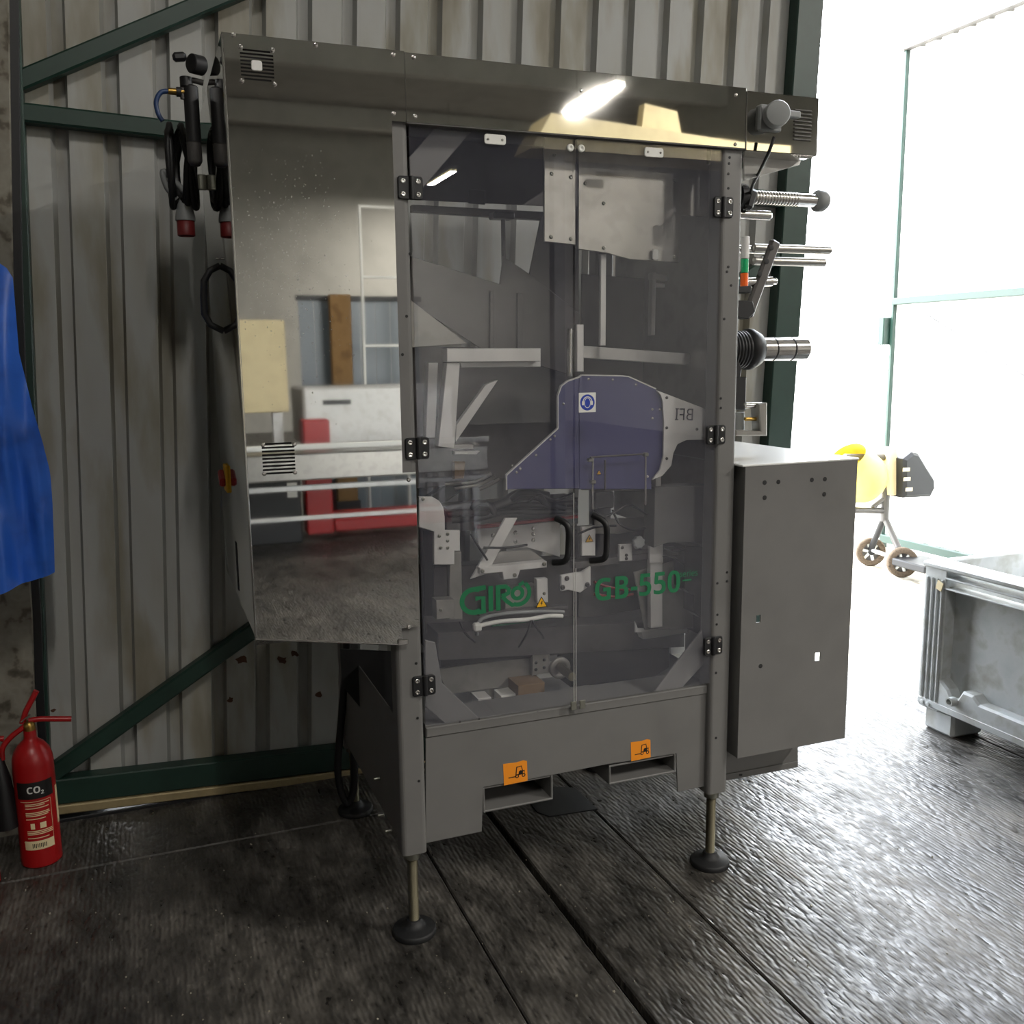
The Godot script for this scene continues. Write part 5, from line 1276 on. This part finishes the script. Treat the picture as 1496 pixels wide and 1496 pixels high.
func build_pallet_box() -> void:
	var pb := thing("pallet_box", "grey ribbed plastic pallet box standing in the open doorway", "box", Vector3(2.27, 0, -0.60))
	var L := 1.0      # along z
	var D := 1.2      # along x
	var H := 0.685
	# the side seen: corner posts, rim with two slots, recessed panel with an outlet at its foot
	var turn := Transform3D(Basis(Vector3.BACK, Vector3.UP, Vector3.LEFT), Vector3.ZERO)   # outline (z, y) extruded towards -x
	put("side_panel", slab(new_st(), PackedVector2Array([Vector2(0.10, 0.16), Vector2(L - 0.1, 0.16), Vector2(L - 0.1, H - 0.1), Vector2(0.10, H - 0.1)]), -0.075, -0.055, 0.003, turn), M["bin"], pb)
	for k in 2:
		var z0: float = [0.0, L - 0.11][k]
		var st := new_st()
		slab(st, rounded(z0, 0.09, z0 + 0.11, H - 0.005, 0.012), -0.10, -0.004, 0.004, turn)
		for j in 4:
			var zz := z0 + 0.018 + j * 0.025
			slab(st, rounded(zz - 0.004, 0.13, zz + 0.004, H - 0.06, 0.003), -0.01, 0.003, 0.002, turn)
		put("corner_post", st, M["bin"], pb)
	put("rim", span(new_st(), Vector3(-0.006, H - 0.022, -0.006), Vector3(0.10, H, L), 0.006), M["bin"], pb)
	for k in 2:
		put("rim_rib", span(new_st(), Vector3(0.0, H - 0.055 - k * 0.04, 0.10), Vector3(0.07, H - 0.048 - k * 0.04, L - 0.1), 0.003), M["bin"], pb)
	put("bottom_rail", slab(new_st(), PackedVector2Array([Vector2(0.1, 0.10), Vector2(L - 0.1, 0.10), Vector2(L - 0.1, 0.19), Vector2(0.30, 0.19), Vector2(0.27, 0.215), Vector2(0.22, 0.215), Vector2(0.20, 0.18), Vector2(0.17, 0.17), Vector2(0.15, 0.20), Vector2(0.1, 0.235)]), -0.08, -0.002, 0.008, turn), M["bin"], pb)
	put("outlet", lathe(new_st(), [Vector2(0.011, 0.0), Vector2(0.018, 0.0), Vector2(0.018, 0.03), Vector2(0.012, 0.03), Vector2(0.011, 0.002), Vector2(0.0, 0.002)], 16, along(Vector3(0.004, 0.165, 0.185), Vector3(-1, 0.165, 0.185))), M["bin"], pb)
	for s in [[0.02, 0.02], [0.02, L - 0.17], [D - 0.18, 0.02], [D - 0.18, L - 0.17], [D / 2 - 0.08, 0.02], [D / 2 - 0.08, L - 0.17]]:
		put("foot", span(new_st(), Vector3(s[0], 0.0, s[1]), Vector3(s[0] + 0.16, 0.10, s[1] + 0.15), 0.012), M["bin"], pb)
	put("deck", span(new_st(), Vector3(0.0, 0.10, 0.0), Vector3(D, 0.13, L), 0.004), M["bin"], pb)
	put("side_panel", span(new_st(), Vector3(D - 0.04, 0.12, 0), Vector3(D, H, L), 0.006), M["bin"], pb)
	put("end_panel", span(new_st(), Vector3(0.03, 0.12, 0.0), Vector3(D - 0.04, H, 0.04), 0.006), M["bin"], pb)
	put("end_panel", span(new_st(), Vector3(0.03, 0.12, L - 0.04), Vector3(D - 0.04, H, L), 0.006), M["bin"], pb)
	for z in [0.03, 0.06]:
		put("rivet", rod(new_st(), Vector3(0.0, 0.11, z), Vector3(-0.006, 0.11, z), 0.009, 10), M["bin"], pb)
	put("paper_tag", block(new_st(), Vector3(-0.004, 0.60, 0.085), Vector3(0.004, 0.035, 0.03), 0.001, Basis(Vector3.RIGHT, 0.3)), M["cream"], pb)
	# a filled white sack in it, tied with a black strap
	var sk := thing("white_sack", "full white sack with a black carrying strap, standing in the pallet box", "sack", Vector3(3.0, 0.131, -0.10))
	var prof := []
	for k in 15:
		var t := k / 14.0
		prof.append(Vector2(0.38 * pow(sin(PI * clampf(t * 0.86 + 0.14, 0, 1)), 0.45) if k < 14 else 0.0, t * 0.70))
	put("bag", lathe(new_st(), prof, 28), M["white"], sk)
	put("strap", tube(new_st(), curve([Vector3(-0.25, 0.62, 0.05), Vector3(-0.24, 0.72, 0.1), Vector3(-0.20, 0.82, 0.15), Vector3(-0.1, 0.80, 0.16), Vector3(0.0, 0.68, 0.15)]), 0.012), M["black"], sk)

func build_mixer() -> void:
	var g := Vector3(4.25, -0.03, -2.93)
	var mx := thing("cement_mixer", "yellow drum cement mixer on two wheels, outside in the yard", "mixer", g)
	var w: Array = [Vector3(4.2144, 0.0864, -2.75), Vector3(4.2722, 0.0893, -3.12)]
	for k in 2:
		var c: Vector3 = w[k] - g
		var r := 0.105
		c.y = r
		var axis := Vector3(-0.40, 0, 0.917)
		var wh := put("wheel", lathe(new_st(), [Vector2(r * 0.62, -0.02), Vector2(r * 0.9, -0.024), Vector2(r, -0.014), Vector2(r, 0.014), Vector2(r * 0.9, 0.024), Vector2(r * 0.62, 0.02), Vector2(r * 0.62, -0.02)], 28, along(c, c + axis)), M["tyre"], mx)
		var sp := new_st()
		var f := along(c, c + axis)
		for j in 6:
			var d := Vector2.from_angle(TAU * j / 6)
			rod(sp, f * Vector3(d.x * 0.01, 0, d.y * 0.01), f * Vector3(d.x * r * 0.65, 0, d.y * r * 0.65), 0.011, 8)
		put("spokes", sp, M["white"], wh)
		put("rim", rod(new_st(), c - axis * 0.016, c - axis * 0.002, r * 0.66, 24), M["dull_steel"], wh)
		put("hub", rod(new_st(), c - axis * 0.03, c + axis * 0.03, 0.022, 14), M["iron"], wh)
	put("axle", rod(new_st(), w[0] - g, w[1] - g, 0.014), M["alloy"], mx)
	var top: Vector3 = Vector3(4.2065, 0.3639, -2.93) - g
	put("leg", rod(new_st(), top, w[1] - g, 0.022), M["iron"], mx)
	put("leg", rod(new_st(), top, Vector3(4.2198, 0.1676, -2.8) - g, 0.022), M["dull_steel"], mx)
	put("mast", rod(new_st(), top + Vector3(0, -0.03, 0), Vector3(4.2074, 0.6285, -2.93) - g, 0.03), M["dull_steel"], mx)
	put("cross_tube", rod(new_st(), Vector3(4.2037, 0.4077, -2.93) - g, Vector3(3.8831, 0.4347, -2.93) - g, 0.022), M["dull_steel"], mx)
	put("stay", rod(new_st(), Vector3(4.1001, 0.4389, -2.93) - g, Vector3(4.2095, 0.5037, -2.93) - g, 0.018), M["dull_steel"], mx)
	put("tilt_bar", rod(new_st(), Vector3(3.8398, 0.7989, -2.93) - g, Vector3(4.2394, 0.7794, -2.93) - g, 0.024), M["dull_steel"], mx)
	put("motor_cover", slab(new_st(), PackedVector2Array([Vector2(4.2274, 0.78), Vector2(4.3025, 0.8239), Vector2(4.3577, 0.8118), Vector2(4.4378, 0.7119), Vector2(4.5118, 0.6257), Vector2(4.5227, 0.5618), Vector2(4.4897, 0.5052), Vector2(4.2451, 0.5111)]), -0.14, 0.14, 0.02, Transform3D(Basis(), Vector3(-g.x, -g.y, 0))), M["iron"], mx)
	for p in [Vector3(4.2399, 0.7089, -2.785), Vector3(4.2733, 0.5708, -2.785), Vector3(4.2504, 0.6428, -2.785)]:
		put("motor_label", block(new_st(), p - g, Vector3(0.06, 0.024, 0.004), 0.001), M["cream"], mx)
	put("gear_plate", slab(new_st(), PackedVector2Array([Vector2(4.1636, 0.8445), Vector2(4.2347, 0.8508), Vector2(4.2687, 0.5192), Vector2(4.1962, 0.5238)]), -0.06, 0.06, 0.006, Transform3D(Basis(), Vector3(-g.x, -g.y, 0))), M["cream"], mx)
	var dc: Vector3 = Vector3(3.9752, 0.656, -2.93) - g
	var drum := []
	for k in 13:
		var t := k / 12.0
		drum.append(Vector2([0.0, 0.08, 0.12, 0.15, 0.17, 0.18, 0.185, 0.18, 0.17, 0.155, 0.14, 0.13, 0.125][k], t * 0.4 - 0.2))
	put("drum", lathe(new_st(), drum, 32, along(dc, dc + Vector3(-0.6, 0.7, 0.1))), M["mixer_yellow"], mx)
	put("base_foot", block(new_st(), Vector3(4.2488, 0.0894, -2.6) - g, Vector3(0.26, 0.05, 0.3), 0.008), M["iron"], mx)

# ---------------------------------------------------------------- the rest of the hall, which the polished steel mirrors
func lamp(x: float, y: float, z: float, power: float, where: String) -> void:
	var l := thing("ceiling_lamp", where, "lamp", Vector3(x, y, z), "fluorescent battens")
	put("housing", span(new_st(), Vector3(-0.07, 0.03, -0.78), Vector3(0.07, 0.09, 0.78), 0.006), M["white"], l)
	for s in [-1, 1]:
		put("tube", rod(new_st(), Vector3(0.045 * s, 0.012, -0.75), Vector3(0.045 * s, 0.012, 0.75), 0.014, 12), M["tube_glow"], l)
		put("hanger", rod(new_st(), Vector3(0, 0.09, 0.5 * s), Vector3(0, 6.0 - y, 0.5 * s), 0.006, 8), M["zinc"], l)
	var a := AreaLight3D.new()
	a.name = "lamp_light"
	a.area_size = Vector2(0.13, 1.5)
	a.light_color = Color(1.0, 0.98, 0.95)
	a.light_energy = power
	a.area_range = 30.0
	a.shadow_enabled = true
	a.rotation = Vector3(-PI / 2, 0, 0)
	a.position = Vector3(0, -0.012, 0)
	l.add_child(a)

func build_far_side() -> void:
	var glow := mat("tube_glow", Color(1, 1, 1), 0.5)
	glow.emission_enabled = true
	glow.emission = Color(1.0, 0.93, 0.72)
	glow.emission_energy_multiplier = 4.0
	for p in LAMPS:
		lamp(p[0], p[1], p[2], p[3], p[4])
	# long stainless grading table on red and black running gear
	var t := thing("grading_table", "long stainless steel grading table with a raised lip", "table", Vector3(0.5, 0, 5.0))
	put("trough", span(new_st(), Vector3(-1.3, 0.60, 0.0), Vector3(1.5, 0.80, 0.5), 0.01), M["steel"], t)
	put("lip", span(new_st(), Vector3(-1.3, 0.83, -0.03), Vector3(1.5, 0.87, 0.02), 0.006), M["white"], t)
	put("lower_rail", span(new_st(), Vector3(-1.3, 0.52, 0.02), Vector3(1.5, 0.56, 0.06), 0.006), M["alloy"], t)
	put("cross_tube", span(new_st(), Vector3(-1.3, 0.30, 0.0), Vector3(1.5, 0.33, 0.03), 0.004), M["alloy"], t)
	for x in [-1.2, 1.4]:
		put("leg", span(new_st(), Vector3(x, 0, 0.1), Vector3(x + 0.06, 0.6, 0.16), 0.004), M["alloy"], t)
		put("leg", span(new_st(), Vector3(x, 0, 0.40), Vector3(x + 0.06, 0.6, 0.46), 0.004), M["alloy"], t)
	var st := thing("pallet_stacker", "red stacker truck with forks parked behind the grading table", "truck", Vector3(0.82, 0, 5.75))
	put("mast", span(new_st(), Vector3(-0.17, 0.05, 0), Vector3(0.05, 1.0, 0.2), 0.01), M["red"], st)
	put("fork", span(new_st(), Vector3(0.06, 0.06, 0.0), Vector3(1.1, 0.16, 0.15), 0.01), M["red"], st)
	put("fork", span(new_st(), Vector3(0.06, 0.06, 0.38), Vector3(1.1, 0.16, 0.53), 0.01), M["red"], st)
	put("load_wheel", rod(new_st(), Vector3(0.9, 0.04, 0.03), Vector3(0.9, 0.04, 0.12), 0.04), M["black"], st)
	var bt := thing("battery_cabinet", "black battery cabinet beside the red stacker truck", "cabinet", Vector3(0.2, 0, 5.7))
	put("case", span(new_st(), Vector3(-0.25, 0, 0), Vector3(0.40, 0.62, 0.4), 0.01), M["black"], bt)
	put("paper_tag", block(new_st(), Vector3(0.33, 0.44, -0.004), Vector3(0.08, 0.12, 0.004), 0.001), M["white"], bt)
	var wb := thing("coated_board", "cream coated board on a stand behind the grading table", "board", Vector3(0.10, 0, 6.15))
	put("board", span(new_st(), Vector3(-0.5, 1.05, 0), Vector3(0.50, 1.82, 0.06), 0.006), M["cream"], wb)
	put("stand", span(new_st(), Vector3(-0.45, 0.0, 0.02), Vector3(-0.36, 1.05, 0.08), 0.006), M["alloy"], wb)
	put("stand", span(new_st(), Vector3(0.36, 0.0, 0.02), Vector3(0.45, 1.05, 0.08), 0.006), M["alloy"], wb)
	var ck := thing("hopper", "white enclosed hopper with a dark grip slot", "hopper", Vector3(1.35, 0, 6.2))
	put("body", span(new_st(), Vector3(-0.62, 0.75, 0), Vector3(0.75, 1.25, 0.7), 0.02), M["alloy"], ck)
	put("grip", span(new_st(), Vector3(-0.45, 1.10, -0.01), Vector3(-0.20, 1.14, 0.0), 0.002), M["iron"], ck)
	for x in [-0.55, 0.62]:
		put("leg", span(new_st(), Vector3(x, 0, 0.1), Vector3(x + 0.06, 0.76, 0.16), 0.004), M["alloy"], ck)
		put("leg", span(new_st(), Vector3(x, 0, 0.5), Vector3(x + 0.06, 0.76, 0.56), 0.004), M["alloy"], ck)
	var rk := thing("white_frame_rack", "white painted open frame rack behind the hopper", "rack", Vector3(1.45, 0, 6.93))
	for x in [0.0, 0.40]:
		put("upright", span(new_st(), Vector3(x - 0.012, 0, 0), Vector3(x + 0.012, 2.9, 0.025), 0.003), M["white"], rk)
	for y in [1.6, 2.24, 2.875]:
		put("cross_bar", span(new_st(), Vector3(0.012, y, 0), Vector3(0.388, y + 0.025, 0.025), 0.003), M["white"], rk)
	var cu := thing("strip_curtain", "dark grey plastic strip curtain hanging behind the white hopper", "curtain", Vector3(0, 0, 7.3))
	for k in 8:
		put("strip", slab(new_st(), PackedVector2Array([Vector2(0.90 + k * 0.15, 0.0), Vector2(1.046 + k * 0.15, 0.0), Vector2(1.046 + k * 0.15, 2.05), Vector2(0.90 + k * 0.15, 2.05)]), 0.0, 0.004 + 0.004 * (k % 2), 0.0005), M["curtain_plastic"], cu)
	put("curtain_rail", span(new_st(), Vector3(0.88, 2.05, -0.02), Vector3(2.13, 2.10, 0.03), 0.004), M["iron"], cu)
	var tp := thing("timber_post", "brown timber post standing in front of the strip curtain", "post", Vector3(1.26, 0, 7.1))
	put("upright", span(new_st(), Vector3(-0.10, 0, -0.05), Vector3(0.10, 2.1, 0.05), 0.008), M["timber"], tp)
	put("base_shoe", span(new_st(), Vector3(-0.12, 0, -0.07), Vector3(0.12, 0.12, 0.07), 0.004), M["iron"], tp)
	var el := thing("elevator_hood", "long cream painted elevator hood carried high above the hall floor", "hood", Vector3(3.4, 0, 5.0))
	put("trunk", slab(new_st(), PackedVector2Array([Vector2(-1.0, 3.10), Vector2(1.4, 3.10), Vector2(1.4, 3.26), Vector2(0.9, 3.26), Vector2(-0.85, 3.36)]), 0, 0.4, 0.01), M["cream"], el)
	put("hatch", slab(new_st(), PackedVector2Array([Vector2(0.02, 3.27), Vector2(0.42, 3.27), Vector2(0.36, 3.50), Vector2(0.06, 3.54)]), 0.15, 0.25, 0.005), M["cream"], el)
	put("support", span(new_st(), Vector3(-0.75, 0, 0.15), Vector3(-0.65, 3.10, 0.25), 0.006), M["dull_steel"], el)
	put("support", span(new_st(), Vector3(1.2, 0, 0.15), Vector3(1.3, 3.10, 0.25), 0.006), M["dull_steel"], el)

const LAMPS := [[-0.15, 5.5, 4.4, 14.0, "added unseen fill lamp, a twin tube batten between the machine and the grading table"], [5.3, 4.8, 3.8, 37.0, "twin tube fluorescent batten hanging before the cream elevator hood"], [5.2, 4.8, 9.7, 37.0, "twin tube fluorescent batten hanging behind the cream elevator hood"], [4.96, 4.8, 15.6, 37.0, "twin tube fluorescent batten hanging by the far end wall of the hall"]]  # the batten by the grading table is added fill light, unseen
